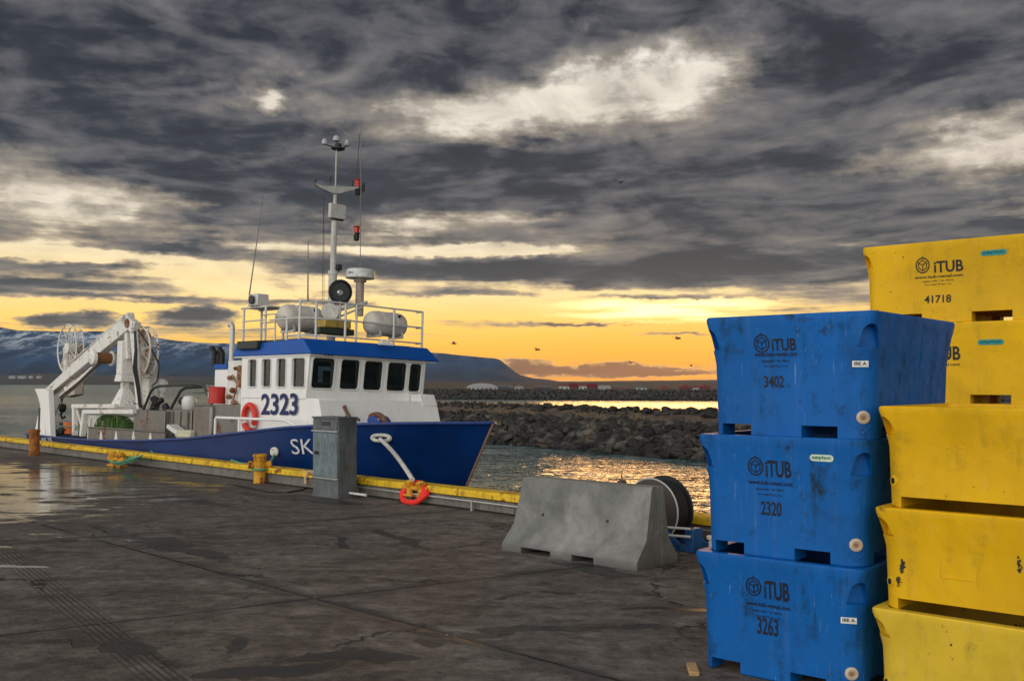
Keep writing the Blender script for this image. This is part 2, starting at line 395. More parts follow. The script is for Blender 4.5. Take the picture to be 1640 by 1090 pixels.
# quay deck
def quay_mat():
    m, t, b = newmat('wet_quay_concrete')
    P = t.n('ShaderNodeTexCoord').outputs['Object']
    Gw = t.n('ShaderNodeNewGeometry').outputs['Position']
    n1 = t.noise(P, .55, 7, .62, .3); n2 = t.noise(P, 6, 9, .76, .1); n3 = t.noise(P, 38, 4, .7)
    nst = t.noise(t.mapping(Gw, rot=(0,0,R_(-8)), sc=(.8, 1.9, 1)), 1.5, 9, .72, .3)
    nst2 = t.noise(t.mapping(Gw, rot=(0,0,R_(14)), sc=(.9, 2.6, 1)), 3.4, 8, .74, .2)
    c = t.ramp(t.m('MULTIPLY_ADD', nst, .6, t.m('MULTIPLY', n1, .4)), [(.38, (.078,.063,.054)), (.48, (.128,.106,.093)), (.56, (.180,.154,.136)), (.66, (.29,.252,.225))])
    c = t.mix(1.0, c, t.maprange(n2, .32, .68, .42, 1.6), 'MULTIPLY')
    c = t.mix(t.maprange(nst2, .58, .70, 0, .6), c, (.32,.285,.255))
    c = t.mix(t.maprange(n3, .56, .70, 0, .45), c, (.04,.036,.033)); c = t.mix(t.maprange(t.noise(P, 70, 2, .6), .60, .72, 0, .5), c, (.34,.31,.28))
    wob = t.vm('ADD', P, t.vm('MULTIPLY', t.vm('SUBTRACT', t.noise(P, 1.4, 5, .6, col=True), (.5,.5,.5)), (.7,.7,0)))
    wob2 = t.vm('ADD', P, t.vm('MULTIPLY', t.vm('SUBTRACT', t.noise(P, 5, 4, .6, col=True), (.5,.5,.5)), (.10,.10,0)))
    x, y, _ = t.sep(wob2)[:3]
    # expansion joints: two families of straight saw cuts
    def joint(v, off, step, wd, soft):
        q = t.m('ABSOLUTE', t.m('SUBTRACT', t.m('FRACT', t.m('DIVIDE', t.m('ADD', v, off), step)), .5))
        return t.maprange(t.m('MULTIPLY', t.m('SUBTRACT', .5, q), step), wd, wd + soft, 1, 0)
    x0, y0, _ = t.sep(t.vm('ADD', P, t.vm('MULTIPLY', t.vm('SUBTRACT', t.noise(P, 9, 3, .6, col=True), (.5,.5,.5)), (.03,.03,0))))[:3]
    j1 = joint(y0, 4.63 , 4.63, .006, .012); j2 = joint(t.m('MULTIPLY_ADD', y0, -.24, x0), 0.88 , 4.4, .005, .012)
    jl = joint(t.m('ADD', y0, .05), 4.63, 4.63, .012, .02)
    j = t.m('MAXIMUM', j1, t.m('MULTIPLY', j2, .8))
    jw = t.m('MAXIMUM', joint(y, 4.63, 4.63, .02, .13), joint(t.m('MULTIPLY_ADD', y, -.24, x), .88, 4.4, .02, .22))
    c = t.mix(t.m('MULTIPLY', t.maprange(n1, .45, .6), t.m('MULTIPLY', jl, .45)), c, (.30,.27,.24))
    # wet stains with their own outline
    def spots(vec, L):
        g = 0.
        for (px, py, rx, ry, rot, a) in L:
            q = Q(px, py); g = t.m('MAXIMUM', g, t.m('MULTIPLY', t.blob(vec, q.x, q.y, rx, ry, rot), a))
        return g
    wl = [(430,1072,.62,.17,62,1.6),(560,1050,.5,.15,48,1.6),(620,1052,.3,.12,40,1.5),(740,1012,.55,.14,42,1.5),(860,1005,.6,.16,40,1.3),(1000,1000,.6,.10,44,1.3),(1090,975,.7,.10,44,1.3),
          (225,1035,.34,.13,30,1.8),(130,1030,.30,.10,20,1.1),(400,1030,.34,.10,-30,1.4),(690,1030,.3,.2,0,.8),
          (640,862,1.3,.12,-20,1.2),(560,868,.9,.10,-20,1.2),(900,850,.7,.12,0,1.0),(250,868,1.2,.25,0,1.3),(190,852,1.3,.2,0,1.1),(300,883,.9,.2,0,1.3),
          (760,795,1.5,.16,0,1.2),(820,842,.9,.2,0,1.2),(930,905,.55,.22,0,1.5),(985,918,.6,.16,0,1.2),(520,800,1.5,.35,0,1.2),(440,795,1.6,.3,0,1.0),(300,800,2.2,.4,0,.9)]
    wet1 = t.maprange(t.m('MULTIPLY_ADD', t.m('SUBTRACT', n2, .5), 1.1, spots(wob, wl)), .42, .62)
    far = spots(wob, [(40,765,9,3.2,0,1.25),(150,752,8,1.8,0,1.1),(0,800,5,1.6,0,1.2),(300,775,4,1.2,0,.8),(-150,780,9,5,0,1.5),(220,792,3,1.0,0,1.0)])
    wet2 = t.maprange(t.m('ADD', t.m('MULTIPLY_ADD', t.m('SUBTRACT', nst, .5), 3.8, t.m('MULTIPLY', t.m('SUBTRACT', n1, .5), 1.2)), far), .52, .80)
    nearw = t.maprange(t.m('ADD', t.m('MULTIPLY', nst, .8), t.m('MULTIPLY', n1, .5)), .80, .92, 0, .5)
    wet = t.m('MAXIMUM', t.m('MAXIMUM', wet1, wet2), nearw)
    wet = t.m('MAXIMUM', wet, t.m('MULTIPLY', jw, t.maprange(n1, .42, .58, 0, .9)))
    c = t.mix(t.m('MULTIPLY', wet, .80), c, (.018,.018,.018))
    # hairline cracks
    vc = t.n('ShaderNodeTexVoronoi', feature='DISTANCE_TO_EDGE'); t.L.new(t.vm('ADD', P, t.vm('MULTIPLY', t.vm('SUBTRACT', t.noise(P, 2.2, 6, .65, col=True), (.5,.5,.5)), (.9,.9,0))), vc.inputs['Vector']); vc.inputs['Scale'].default_value = .42
    ck = t.m('MULTIPLY', t.maprange(vc.outputs[0], .004, .015, 1, 0), t.maprange(n1, .46, .56))
    c = t.mix(t.m('MULTIPLY', ck, .85), c, (.016,.014,.013))
    # tyre tracks
    a1 = Q(5, 880); a2 = Q(280, 1100); dv = (a2 - a1).normalized()
    xw, yw, _ = t.sep(P)[:3]
    lat = t.m('ADD', t.m('MULTIPLY', t.m('SUBTRACT', xw, a1.x), -dv.y), t.m('MULTIPLY', t.m('SUBTRACT', yw, a1.y), dv.x))
    band = t.maprange(t.m('ABSOLUTE', lat), .10, .16, 1, 0)
    groove = t.maprange(t.m('SINE', t.m('MULTIPLY', lat, 150)), -.2, .6)
    tr = t.m('MULTIPLY', t.m('MULTIPLY', band, groove), t.maprange(n2, .35, .6, .1, .75))
    c = t.mix(tr, c, (.025,.022,.021))
    # worn white line
    wm = Q(8, 906); wl_ = t.maprange(t.blob(wob2, wm.x, wm.y, .85, .10, 38), .45, .5)
    c = t.mix(t.m('MULTIPLY', wl_, t.maprange(n2, .3, .5, .4, .95)), c, (.55,.52,.46))
    for (p0, p1) in [((0,818),(150,842)),((60,752),(135,776)),((480,790),(700,795))]:
        pass
    c = t.mix(j, c, (.018,.016,.015))
    r = t.mix(wet, t.maprange(n2, .3, .7, .78, .95), .42)
    r = t.mix(wet2, r, .085)
    setb(t, b, Base_Color=c, Roughness=r, Specular_IOR_Level=t.mix(wet2, t.mix(wet, .22, .30), .6))
    hgt = t.m('MULTIPLY_ADD', n3, .25, n2); hgt = t.m('MULTIPLY', hgt, t.m('SUBTRACT', 1.0, t.m('MULTIPLY', wet, .95)))
    hgt = t.m('SUBTRACT', hgt, t.m('MULTIPLY', j, 1.6)); hgt = t.m('MULTIPLY_ADD', n1, t.m('MULTIPLY_ADD', wet, -.9, 1.1), hgt)
    bump(t, b, hgt, .022, 1.0)
    return m
q_ = MB()
xs = [-90, -40, -20, -10, -6, -3, 0, 3, 6, 10, 18]; ys = [-45, -20, -12, -8, -5, -3, -1, 0]
gv = [(x, y, 0) for y in ys for x in xs]; nx = len(xs)
q_.add(gv, [(j*nx+i, j*nx+i+1, (j+1)*nx+i+1, (j+1)*nx+i) for j in range(len(ys)-1) for i in range(nx-1)])
tag(q_.build('quay_deck', quay_mat(), M=MQ, smooth=False), kind='structure')
q2 = MB(); q2.box((-90, -.25, -4), (18, .30, -.004)); tag(q2.build('quay_wall', M_CONC, M=MQ, smooth=False), kind='structure')

# mountains and far shore -------------------------------------------------
def prof(tab, x):
    for (a, ya), (b_, yb) in zip(tab, tab[1:]):
        if a <= x <= b_: return ya + (yb - ya) * (x - a) / (b_ - a)
    return tab[0][1] if x < tab[0][0] else tab[-1][1]
RID = [(-900,560),(-500,530),(-200,524),(-20,520),(2,523),(30,528),(70,528.5),(117,530),(154,529),(190,531),(228,534),(250,539),(278,544),(327,548),(364,549),(430,550),(560,556),(660,562),(708,564.5),(736,568),(770,571),(797,573.5),(804,577),(812,585),(822,593),(831,599),(854,605.5),(876,607),(893,610),(930,610.5),(1045,609),(1200,607.5),(1400,606),(1700,603),(2200,600),(2800,606)]
def ridge_mesh(name, tab, d0, d1, d2, n_az, n_r, rough, z0, mat, seed, px0=-700, px1=2600, shape=1.0, jag=1.5):
    mb = MB(); vs = []
    for j in range(n_r + 1):
        tt = j / n_r; 
        for i in range(n_az + 1):
            px = px0 + (px1 - px0) * i / n_az
            ta = (px - 820) / F
            yy = prof(tab, px); 
            zr = (HZ - yy) / F * d1 + CH
            if tt <= .8:
                q = tt / .8; d = d0 + (d1 - d0) * q; z = z0 + (zr - z0) * (q ** shape)
            else:
                q = (tt - .8) / .2; d = d1 + (d2 - d1) * q; z = zr * (1 - q * .4)
            X = ta * d
            nz = mnoise.fractal(Vector((X * rough, d * rough, seed)), 1.0, 2.1, 6)
            rib = abs(mnoise.noise(Vector((X * rough * 3.2, d * rough * .5, seed + 4))))
            f = max(0, math.sin(min(tt / .8, 1) * math.pi)) if tt <= .8 else 0
            z += (nz * .10 - rib * .16) * max(zr - z0, 1) * f
            if tt > .78: z += mnoise.noise(Vector((X * rough * 9, 3, seed))) * jag * .6
            if j == 0: z = z0 - 2
            vs.append((X, d, z))
    w_ = n_az + 1
    mb.add(vs, [(j*w_+i, j*w_+i+1, (j+1)*w_+i+1, (j+1)*w_+i) for j in range(n_r) for i in range(n_az)])
    return tag(mb.build(name, mat, smooth=True, ang=80), kind='structure')
def mount_mat():
    m, t, b = newmat('snow_dusted_mountain')
    P = t.n('ShaderNodeNewGeometry').outputs['Position']; x, y, z = t.sep(P)[:3]
    n1 = t.noise(t.mapping(P, rot=(0,R_(18),0), sc=(1.0, .0, 1.5)), .016, 10, .64, .2); n2 = t.noise(t.mapping(P, rot=(0,R_(-24),0), sc=(1.0,.0,2.0)), .055, 6, .72, .0)
    c = t.ramp(n1, [(.32, (.010,.036,.095)), (.5, (.024,.072,.170)), (.7, (.050,.11,.22))])  # blue of the distant air put into the rock colour
    brown = t.maprange(z, 8, 60, 1, 0)
    c = t.mix(t.m('MULTIPLY', brown, .85), c, (.050,.044,.050))
    left = t.maprange(x, -900, 100, 1, .42)
    sn = t.m('MULTIPLY', t.maprange(t.m('MULTIPLY_ADD', n2, .55, t.m('MULTIPLY', n1, .5)),   .515, .575), t.maprange(z, 75, 160, 0, 1))
    sn = t.m('MULTIPLY', sn, left)
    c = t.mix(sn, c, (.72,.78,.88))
    setb(t, b, Base_Color=c, Roughness=.9, Specular_IOR_Level=.1)
    return m
ridge_mesh('mountains', RID, 2500, 3500, 3900, 420, 46, .004, WZ, mount_mat(), 2.3, shape=1.15)
LOW = [(-900,598),(0,600),(60,597),(140,599),(240,601),(330,603),(420,607),(520,610),(640,611),(900,612),(1200,611),(2600,610)]
M_LAND = paint('brown_far_shore', (.060,.045,.036), .9, .6, (.025,.022,.02), scale=.01, var=.4, streak=False)
ridge_mesh('far_shore', LOW, 1870, 2250, 2600, 200, 12, .01, WZ, M_LAND, 5.1, shape=.8, jag=.8)

# rocks ------------------------------------------------------------------
def rock_mat(name, a, b_, c_):
    m, t, b = newmat(name)
    P = t.n('ShaderNodeTexCoord').outputs['Object']; oi = t.n('ShaderNodeObjectInfo').outputs['Random']; G_ = t.n('ShaderNodeNewGeometry').outputs['Position']
    n1 = t.noise(P, 2.2, 7, .66); n2 = t.noise(G_, .45, 3, .5); n3 = t.noise(P, 14, 4, .7)
    c = t.ramp(t.m('ADD', t.m('MULTIPLY', n1, .5), t.m('ADD', t.m('MULTIPLY', n2, .35), t.m('MULTIPLY', oi, .22))), [(.38, a), (.55, b_), (.75, c_)])
    zz = t.sep(G_)[2]; c = t.mix(t.maprange(zz, WZ + .05, WZ + .55, .75, 0), c, (.010,.010,.009))
    setb(t, b, Base_Color=c, Roughness=.62); bump(t, b, t.m('MULTIPLY_ADD', n3, .4, n1), .14)
    return m
M_ROCK = rock_mat('basalt_boulder', (.012,.011,.010), (.042,.036,.031), (.19,.16,.13))
M_ROCKF = rock_mat('far_basalt_boulder', (.018,.018,.018), (.045,.040,.034), (.11,.09,.07))
def rock_verts(seed, sub=2):
    bm = bmesh.new(); bmesh.ops.create_icosphere(bm, subdivisions=sub, radius=.5)
    rnd = random.Random(seed); pl = [Vector((rnd.gauss(0,1), rnd.gauss(0,1), rnd.gauss(0,1))).normalized() for _ in range(9)]; hs = [rnd.uniform(.22, .40) for _ in pl]
    for v in bm.verts:
        p = v.co.copy()
        for n_, h in zip(pl, hs):
            d = p.dot(n_)
            if d > h: p -= n_ * (d - h) * .92
        p += Vector((mnoise.noise(p * 4 + Vector((seed, 0, 0))), mnoise.noise(p * 4 + Vector((0, seed, 0))), mnoise.noise(p * 4 + Vector((0, 0, seed))))) * .05
        p.x *= 1.25; p.z *= .85; v.co = p
    vs = [tuple(v.co) for v in bm.verts]; fs = [tuple(v.index for v in f.verts) for f in bm.faces]; bm.free()
    return vs, fs
RV = [rock_verts(s) for s in range(9)]; RVl = [rock_verts(s + 20, 1) for s in range(6)]
def rmat(rnd, s): 
    from mathutils import Euler
    return Euler((rnd.uniform(-.6,.6), rnd.uniform(-.6,.6), rnd.uniform(0, 6.28))).to_matrix() @ Matrix.Diagonal((s, s * rnd.uniform(.7,1.1), s * rnd.uniform(.6, .95)))
# near breakwater: axis from a (left end) to b (right, out of frame)
BA = Vector((-17.5, 80.0, 0)); BB = Vector((34, 10.2, 0)); bd = (BB - BA).normalized(); bn = Vector((-bd.y, bd.x, 0))    # bn points away from the camera
if bn.y < 0: bn = -bn
BL_ = (BB - BA).length
def bw_height(v):   # v = metres back from the water line
    tab = [(-.6, WZ - .8), (0, WZ - .1), (2.2, -1.15), (4.2, -.50), (5.0, -.36), (8.5, -.30), (9.4, -.08), (10.6, .0), (11.8, -.15), (15, WZ - .2), (16, WZ - .9)]
    return prof(tab, v)
mb = MB(); nu, nv = 120, 34; vs = []
for j in range(nv + 1):
    for i in range(nu + 1):
        u_ = BL_ * i / nu; v_ = -.6 + 16.6 * j / nv
        sh = max(0, 7 - u_) / 7
        z = bw_height(v_); z = z - sh * sh * 3.2
        p = BA + bd * u_ + bn * v_
        z += mnoise.noise(p * .9) * .14
        vs.append((p.x, p.y, z))
mb.add(vs, [(j*(nu+1)+i, j*(nu+1)+i+1, (j+1)*(nu+1)+i+1, (j+1)*(nu+1)+i) for j in range(nv) for i in range(nu)])
M_TRACK = paint('gravel_track', (.125,.088,.060), .95, .8, (.04,.035,.03), scale=.5, var=.45, streak=False, bumpd=.05)
tag(mb.build('breakwater_bank', M_TRACK), kind='structure')
rnd = random.Random(3); cand = []
for k in range(5200):
    u_ = rnd.uniform(.5, BL_ - 2); band = rnd.random()
    v_ = rnd.uniform(-.3, 4.5) if band < .74 else (rnd.uniform(8.7, 12.2) if band < .93 else rnd.uniform(12, 15.5))
    p = BA + bd * u_ + bn * v_; px = 820 + F * p.x / p.y
    if px < 500 or px > 1500: continue
    s = (.30 + .68 * rnd.random() ** 2.2) * (1 if v_ < 6 else .75)
    z = bw_height(v_) - max(0, 7 - u_) ** 2 / 49 * 3.2 + s * .12
    vis = px > 700 and px < 1136 and v_ < 11
    cand.append((-(s / p.y) if vis else 1, p.x, p.y, z, s))
cand.sort(); stuff = MB(); rmesh = []
for vv, ff in RV:
    rm = MB().add(vv, ff).build('boulder', M_ROCK, smooth=True, ang=22); rmesh.append(rm)
proto_used = set()
for k, (key, x, y, z, s) in enumerate(cand):
    m3 = rmat(rnd, s)
    if k < 290:
        q = k % 9
        o = rmesh[q] if q not in proto_used else rmesh[q].copy()
        if q in proto_used: C.objects.link(o)
        proto_used.add(q)
        o.matrix_world = Matrix.Translation((x, y, z)) @ m3.to_4x4()
        tag(o, 'dark basalt boulder heaped in the near breakwater slope', 'boulder', 'boulders of the near breakwater')
    else:
        vv, ff = RV[k % 9]; stuff.add([tuple(m3 @ Vector(v) + Vector((x, y, z))) for v in vv], ff)
tag(stuff.build('breakwater_rocks', M_ROCK, smooth=True, ang=22), 'dark rock armour filling the near breakwater', 'rocks', kind='stuff')
# dry grass tufts along the crest of the near breakwater
gr = MB(); rnd = random.Random(8)
for k in range(2600):
    u_ = rnd.uniform(4, BL_ - 12); v_ = rnd.choice([rnd.uniform(4.4, 5.2), rnd.uniform(10, 12)]) ; p = BA + bd * u_ + bn * v_; px = 820 + F * p.x / p.y
    if px < 640 or px > 1180 or mnoise.noise(p * .35) < -.05: continue
    z = bw_height(v_) + .12; h = rnd.uniform(.12, .38); a = rnd.uniform(0, 6.28); dx_ = math.cos(a) * .03; dy_ = math.sin(a) * .03; lx = rnd.gauss(0, .09); ly = rnd.gauss(0, .09)
    gr.add([(p.x - dx_, p.y - dy_, z), (p.x + dx_, p.y + dy_, z), (p.x + lx, p.y + ly, z + h)], [(0, 1, 2)])
M_GRASS = plain('dry_grass', (.20,.14,.07), .9)
tag(gr.build('dry_grass', M_GRASS, smooth=False), 'dry brown grass on top of the near breakwater', 'grass', kind='stuff')

# far breakwater
mb = MB(); rnd = random.Random(11); FA = Vector((-54, 228, 0)); FB = Vector((150, 168, 0)); fd = (FB - FA).normalized(); fn = Vector((-fd.y, fd.x, 0)); FL = (FB - FA).length
vs = []; nu = 200; tabf = [(-.5, WZ - .5), (0, WZ), (3, -.55), (4.5, -.05), (9, .0), (14, -.4), (17, WZ - .5)]
for j in range(13):
    for i in range(nu + 1):
        v_ = -.5 + 17.5 * j / 12; p = FA + fd * (FL * i / nu) + fn * v_; vs.append((p.x, p.y, prof(tabf, v_) + mnoise.noise(p * .4) * .2))
mb.add(vs, [(j*(nu+1)+i, j*(nu+1)+i+1, (j+1)*(nu+1)+i+1, (j+1)*(nu+1)+i) for j in range(12) for i in range(nu)])
for k in range(5200):
    u_ = rnd.uniform(0, FL); v_ = rnd.uniform(-.2, 6); p = FA + fd * u_ + fn * v_; s = rnd.uniform(.5, 1.3); m3 = rmat(rnd, s); vv, ff = RVl[k % 6]
    z = prof(tabf, v_) + s * .15
    mb.add([tuple(m3 @ Vector(v) + Vector((p.x, p.y, z))) for v in vv], ff)
tag(mb.build('far_breakwater', M_ROCKF, smooth=True, ang=25), 'long dark rock breakwater beyond the near one', 'breakwater', kind='stuff')
# low land behind the far breakwater on which the houses stand
ld = MB(); vs = []
for j in range(7):
    for i in range(61):
        X = -110 + 260 * i / 60; Y = 300 + j * 60; z = -1.6 + min(j, 2) * .25 + max(0, j - 2) * .75 + mnoise.noise(Vector((X*.03, Y*.03, 0))) * .35
        if j == 0: z = WZ - .5
        vs.append((X, Y, z))
ld.add(vs, [(j*61+i, j*61+i+1, (j+1)*61+i+1, (j+1)*61+i) for j in range(6) for i in range(60)])
tag(ld.build('harbour_land', M_LAND), kind='structure')

# houses on the far shore
M_HW = paint('white_house_wall', (.40,.40,.39), .7, .2); M_HR = paint('dark_red_cladding', (.14,.014,.020), .7, .2); M_HD = paint('dark_house_wall', (.05,.055,.065), .7, .2); M_HB = paint('brown_house_wall', (.22,.08,.05), .7, .2)
M_RR = plain('red_roof_sheet', (.17,.016,.020), .6); M_RG = plain('grey_roof_sheet', (.13,.13,.14), .6); M_RW = plain('pale_roof_sheet', (.32,.32,.32), .5)
M_WIN = plain('dark_window_glass', (.03,.035,.045), .15)
def house(px0, px1, ytop, ybase, Y, wall, roof, name, label, cat, group, gable_front=False, round_=False):
    X0 = (px0 - 820) / F * Y; X1 = (px1 - 820) / F * Y; zt = CH - (ytop - HZ) / F * Y; zb = CH - (ybase - HZ) / F * Y - .6
    wd = X1 - X0; hh = zt - zb; dp = max(wd * .6, 4) if wd < 9 else 8
    M = Matrix.Translation(((X0 + X1)/2, Y, zb)) @ Matrix.Rotation(R_(4), 4, 'Z')
    e = empty(name, M, label, cat, group); hw = hh * .68
    def P(b_, nm, mt, par=e, **k): o = b_.build(nm, mt, smooth=False, **k); o.parent = par; return o
    if round_:
        pts = [(-wd/2, 0, 0)] + [(-wd/2 * math.cos(math.pi*k/10), 0, hh * (.45 + .55 * math.sin(math.pi*k/10))) for k in range(11)] + [(wd/2, 0, 0)]
        P(MB().prism(pts, (0, dp, 0)), 'wall', wall)
        P(MB().prism([(p[0]*1.01, -.1, p[2] + .06) for p in pts[1:-1]] , (0, dp + .2, 0)), 'roof', roof)
    else:
        P(MB().box((-wd/2, 0, 0), (wd/2, dp, hw)), 'wall', wall)
        if gable_front:
            P(MB().prism([(-wd/2 - .15, -.12, hw), (wd/2 + .15, -.12, hw), (0, -.12, hh)], (0, dp + .3, 0)), 'roof', roof)
        else:
            P(MB().prism([(-wd/2 - .15, -.25, hw), (-wd/2 - .15, dp + .25, hw), (-wd/2 - .15, dp/2, hh)], (wd + .3, 0, 0)), 'roof', roof)
    nwn = max(2, int(wd / 1.7))
    for k in range(nwn):
        cx = -wd/2 + wd * (k + .5) / nwn
        P(MB().box((cx - .32, -.05, hw * .38), (cx + .32, .02, hw * .78)), 'window', M_WIN)
    return e
HG = 'low houses along the far harbour shore'
hs = [(748,797,613.5,625,430,M_HW,M_RW,'warehouse','long white round-roofed warehouse left of all far shore buildings','warehouse',HG,False,True),
 (799,812,616,625,420,M_HD,M_RG,'house','small dark house just right of the white round-roofed warehouse','house',HG,False),
 (813,824,617,625,420,M_HD,M_RG,'house','dark shed between the dark house and the white gabled house','house',HG,True),
 (825,838,615,625,425,M_HW,M_RG,'house','white gabled house with grey roof near the dark sheds','house',HG,True),
 (856,868,617,625,430,M_HR,M_RG,'house','red-brown house with grey roof left of the red row','house',HG,False),
 (870,884,617.5,625,425,M_HD,M_RG,'house','dark low house touching the left end of the red row','house',HG,False),
 (896,912,614,625,420,M_HW,M_RR,'house','white-gabled red-roofed house at the left end of the red row','house',HG,True),
 (913,926,613.5,625,420,M_HR,M_RR,'house','second house of the red row, all dark red','house',HG,False),
 (927,940,613.5,625,420,M_HW,M_RR,'house','white-fronted house in the middle of the red row','house',HG,True),
 (941,957,614,625,420,M_HR,M_RR,'house','dark red house at the right end of the red row','house',HG,False),
 (960,978,617,625.5,415,M_HW,M_RW,'house','long low white house just right of the red row','house',HG,False),
 (985,1003,616.5,625.5,415,M_HB,M_RG,'house','low brown house right of the long white one','house',HG,False),
 (1018,1036,617.5,625.5,415,M_HW,M_RG,'house','low pale house with grey roof in the middle of the far shore','house',HG,False),
 (1058,1070,618,625.5,415,M_HB,M_RR,'house','small rusty brown house left of the crimson pair','house',HG,True),
 (1091,1106,615.5,626,410,M_HR,M_RR,'house','left one of the crimson pair beside the blue tubs','house',HG,True),
 (1110,1120,617,626,410,M_HW,M_RR,'house','small white house between the crimson pair','house',HG,True),
 (1121,1137,615,626,410,M_HR,M_RR,'house','right one of the crimson pair, against the blue tubs','house',HG,True)]
for h in hs: house(*h)
FG = 'white farm buildings on the distant left shore'
for (a, b_, lab) in [(14,24,'leftmost white farm building on the distant shore'),(28,41,'wide white farm building second from left on the distant shore'),(46,52,'small white farm building third from left on the distant shore'),(58,66,'white farm building fourth from left, near the crane tip')]:
    house(a, b_, 601.5, 605.5, 2060, M_HW, M_RW, 'farm_building', lab, 'building', FG)
# gulls
M_GULL = plain('gull_grey', (.10,.09,.085), .8)
def gull(px, py, d, s, a, lab):
    p = Vector(((px - 820) / F * d, d, CH + (HZ - py) / F * d))
    bm_ = MB(); bm_.lathe([(.01,-.28),(.05,-.2),(.075,-.05),(.07,.1),(.045,.18),(.04,.24),(.01,.31)], axis='x', n=10)
    M = Matrix.Translation(p) @ Matrix.Rotation(a, 4, 'Z') @ Matrix.Rotation(R_(10), 4, 'X') @ Matrix.Scale(s, 4)
    e = bm_.build('gull', M_GULL, M=M); tag(e, lab, 'gull', 'gulls in flight over the harbour')
    for sd_ in (-1, 1):
        wg = MB(); pts = [(0,.05,.03,.20),(.0,.32,.17,.17),(-.03,.62,.10,.12),(-.12,.80,.03,.03)]; vs = []
        for (x, y, z, c_) in pts: vs += [(x + c_/2, sd_*y, z), (x - c_/2, sd_*y, z), (x, sd_*y, z + .012)]
        wg.add(vs, [(3*i+a_, 3*i+3+a_, 3*i+3+(a_+1)%3, 3*i+(a_+1)%3) for i in range(3) for a_ in range(3)] + [(0,1,2),(9,10,11)])
        o = wg.build('wing', M_GULL); o.parent = e
    tl = MB().prism([(-.24,0,0),(-.40,.06,0),(-.40,-.06,0)], (0,0,.01)).build('tail', M_GULL); tl.parent = e
for g in [(994,292,75,.9,1.0,'gull highest in the sky among the dark clouds'),(860,560,80,.8,.5,'dark gull flying over the end of the mountain slope'),(727,550,95,1.,.2,'gull just right of the blue wheelhouse roof'),
          (1107,585,70,1.,1.4,'gull lowest in the sky next to the blue tubs'),(1085,542,90,1.,.3,'gull in the bright yellow sky left of the topmost blue tub'),(1010,580,85,.8,.9,'gull just above the low purple cloud bank')]: gull(*g)

# ================================================================== quay furniture
def QM(s, t_, z=0., rot=0.): return MQ @ Matrix.Translation((s, t_, z)) @ Matrix.Rotation(rot, 4, 'Z')
# kerb: concrete upstand + yellow painted coping, in two runs with a gap
gapL = Q(474, 786).x; gapR = Q(483, 787).x
M_KJ = plain('kerb_joint_mastic', (.04,.035,.03), .9)
def kerb(s0, s1, lab, taperL, taperR):
    e = empty('quay_kerb', QM((s0 + s1) / 2, 0), lab, 'kerb', 'yellow kerb runs along the quay edge')
    mid = (s0 + s1) / 2; n = 0; s = s0
    while s < s1 - .05:
        L = min(4.4, s1 - s)
        b_ = MB(); zz = .165
        b_.prism([(s - mid + .004, .035, 0), (s - mid + .004, .0, .02), (s - mid + .004, .012, zz), (s - mid + .004, .27, zz), (s - mid + .004, .27, 0)], (L - .008, 0, 0))
        o = b_.build('kerb_block', M_CONC, bevel=.008); o.parent = e; s += L
    a0, a1 = s0 - mid, s1 - mid
    y = MB(); K = int((s1 - s0) / .35) + 2; ring = [(-.03, zz + .012), (-.03, zz + .085), (-.005, zz + .105), (.255, zz + .105), (.28, zz + .085), (.28, zz + .012)]
    vs = []
    for i in range(K + 1):
        x = a0 + (a1 - a0) * i / K; end = min(1, min((x - a0) / .3 if taperL else 1, (a1 - x) / .3 if taperR else 1))
        for (yy, z_) in ring:
            w_ = mnoise.noise(Vector((x * 1.3, yy * 9, s0))) * .006
            vs.append((x, yy + w_, zz + .012 + (z_ - zz - .012) * (.25 + .75 * end) + w_ * .6))
    R6 = len(ring); y.add(vs, [(i*R6+k, i*R6+(k+1)%R6, (i+1)*R6+(k+1)%R6, (i+1)*R6+k) for i in range(K) for k in range(R6)] + [tuple(range(R6))[::-1], tuple(K*R6+k for k in range(R6))])
    o = y.build('coping', M_YEL, bevel=.006); o.parent = e
    return e
kerb(-80, gapL, 'yellow capped kerb from the far left up to the yellow bollard', False, True)
kR = kerb(gapR, 15, 'yellow capped kerb from the grey cabinet to behind the barrier', True, False)
# steel pipe run along the foot of the right kerb
pp = MB(); mid = (gapR + 15) / 2
pp.tube([(Q(578,790).x - mid, -.05, .135), (Q(700,800).x - mid, -.05, .13), (9 - mid, -.05, .125)], .012, 8)
for k in range(9): pp.box((Q(600,790).x - mid + k * 1.3, -.07, .0), (Q(600,790).x - mid + k * 1.3 + .03, -.03, .15))
o = pp.build('service_pipe', plain('galvanised_pipe', (.48,.47,.45), .35, .6)); o.parent = kR

def cross_bollard(s, t_, h, r, mat, lab, arms=True, rot=.3):
    e = empty('bollard', QM(s, t_, 0, rot), lab, 'bollard', 'mooring bollards along the kerb')
    m = MB().lathe([(r*1.0, 0), (r*1.04, .02), (r, .06), (r*.97, h*.5), (r, h*.88), (r*1.13, h*.92), (r*1.13, h*.97), (r*1.0, h), (r*.2, h*1.01)], n=24)
    o = m.build('post', mat, ang=40); o.parent = e
    if arms:
        for sg in (-1, 1):
            a = MB().lathe([(r*.5, 0), (r*.45, r*1.0), (r*.62, r*1.3), (r*.66, r*1.7), (r*.45, r*1.85), (0.01, r*1.88)], origin=(0, 0, h*.64), axis=(sg, 0, 0), n=16).build('horn', mat); a.parent = e
    return e
b1 = Q(418, 773); cross_bollard(b1.x, b1.y - .02, .50, .108, M_YRUST, 'rusty yellow bollard with side horns below the boat number', rot=R_(62))
b0 = Q(62, 729); cross_bollard(b0.x, b0.y - .1, .62, .12, M_RUST, 'rust orange bollard at the boat stern, far left', arms=False)
pS = at(996, 772, 1, .12, MQ)
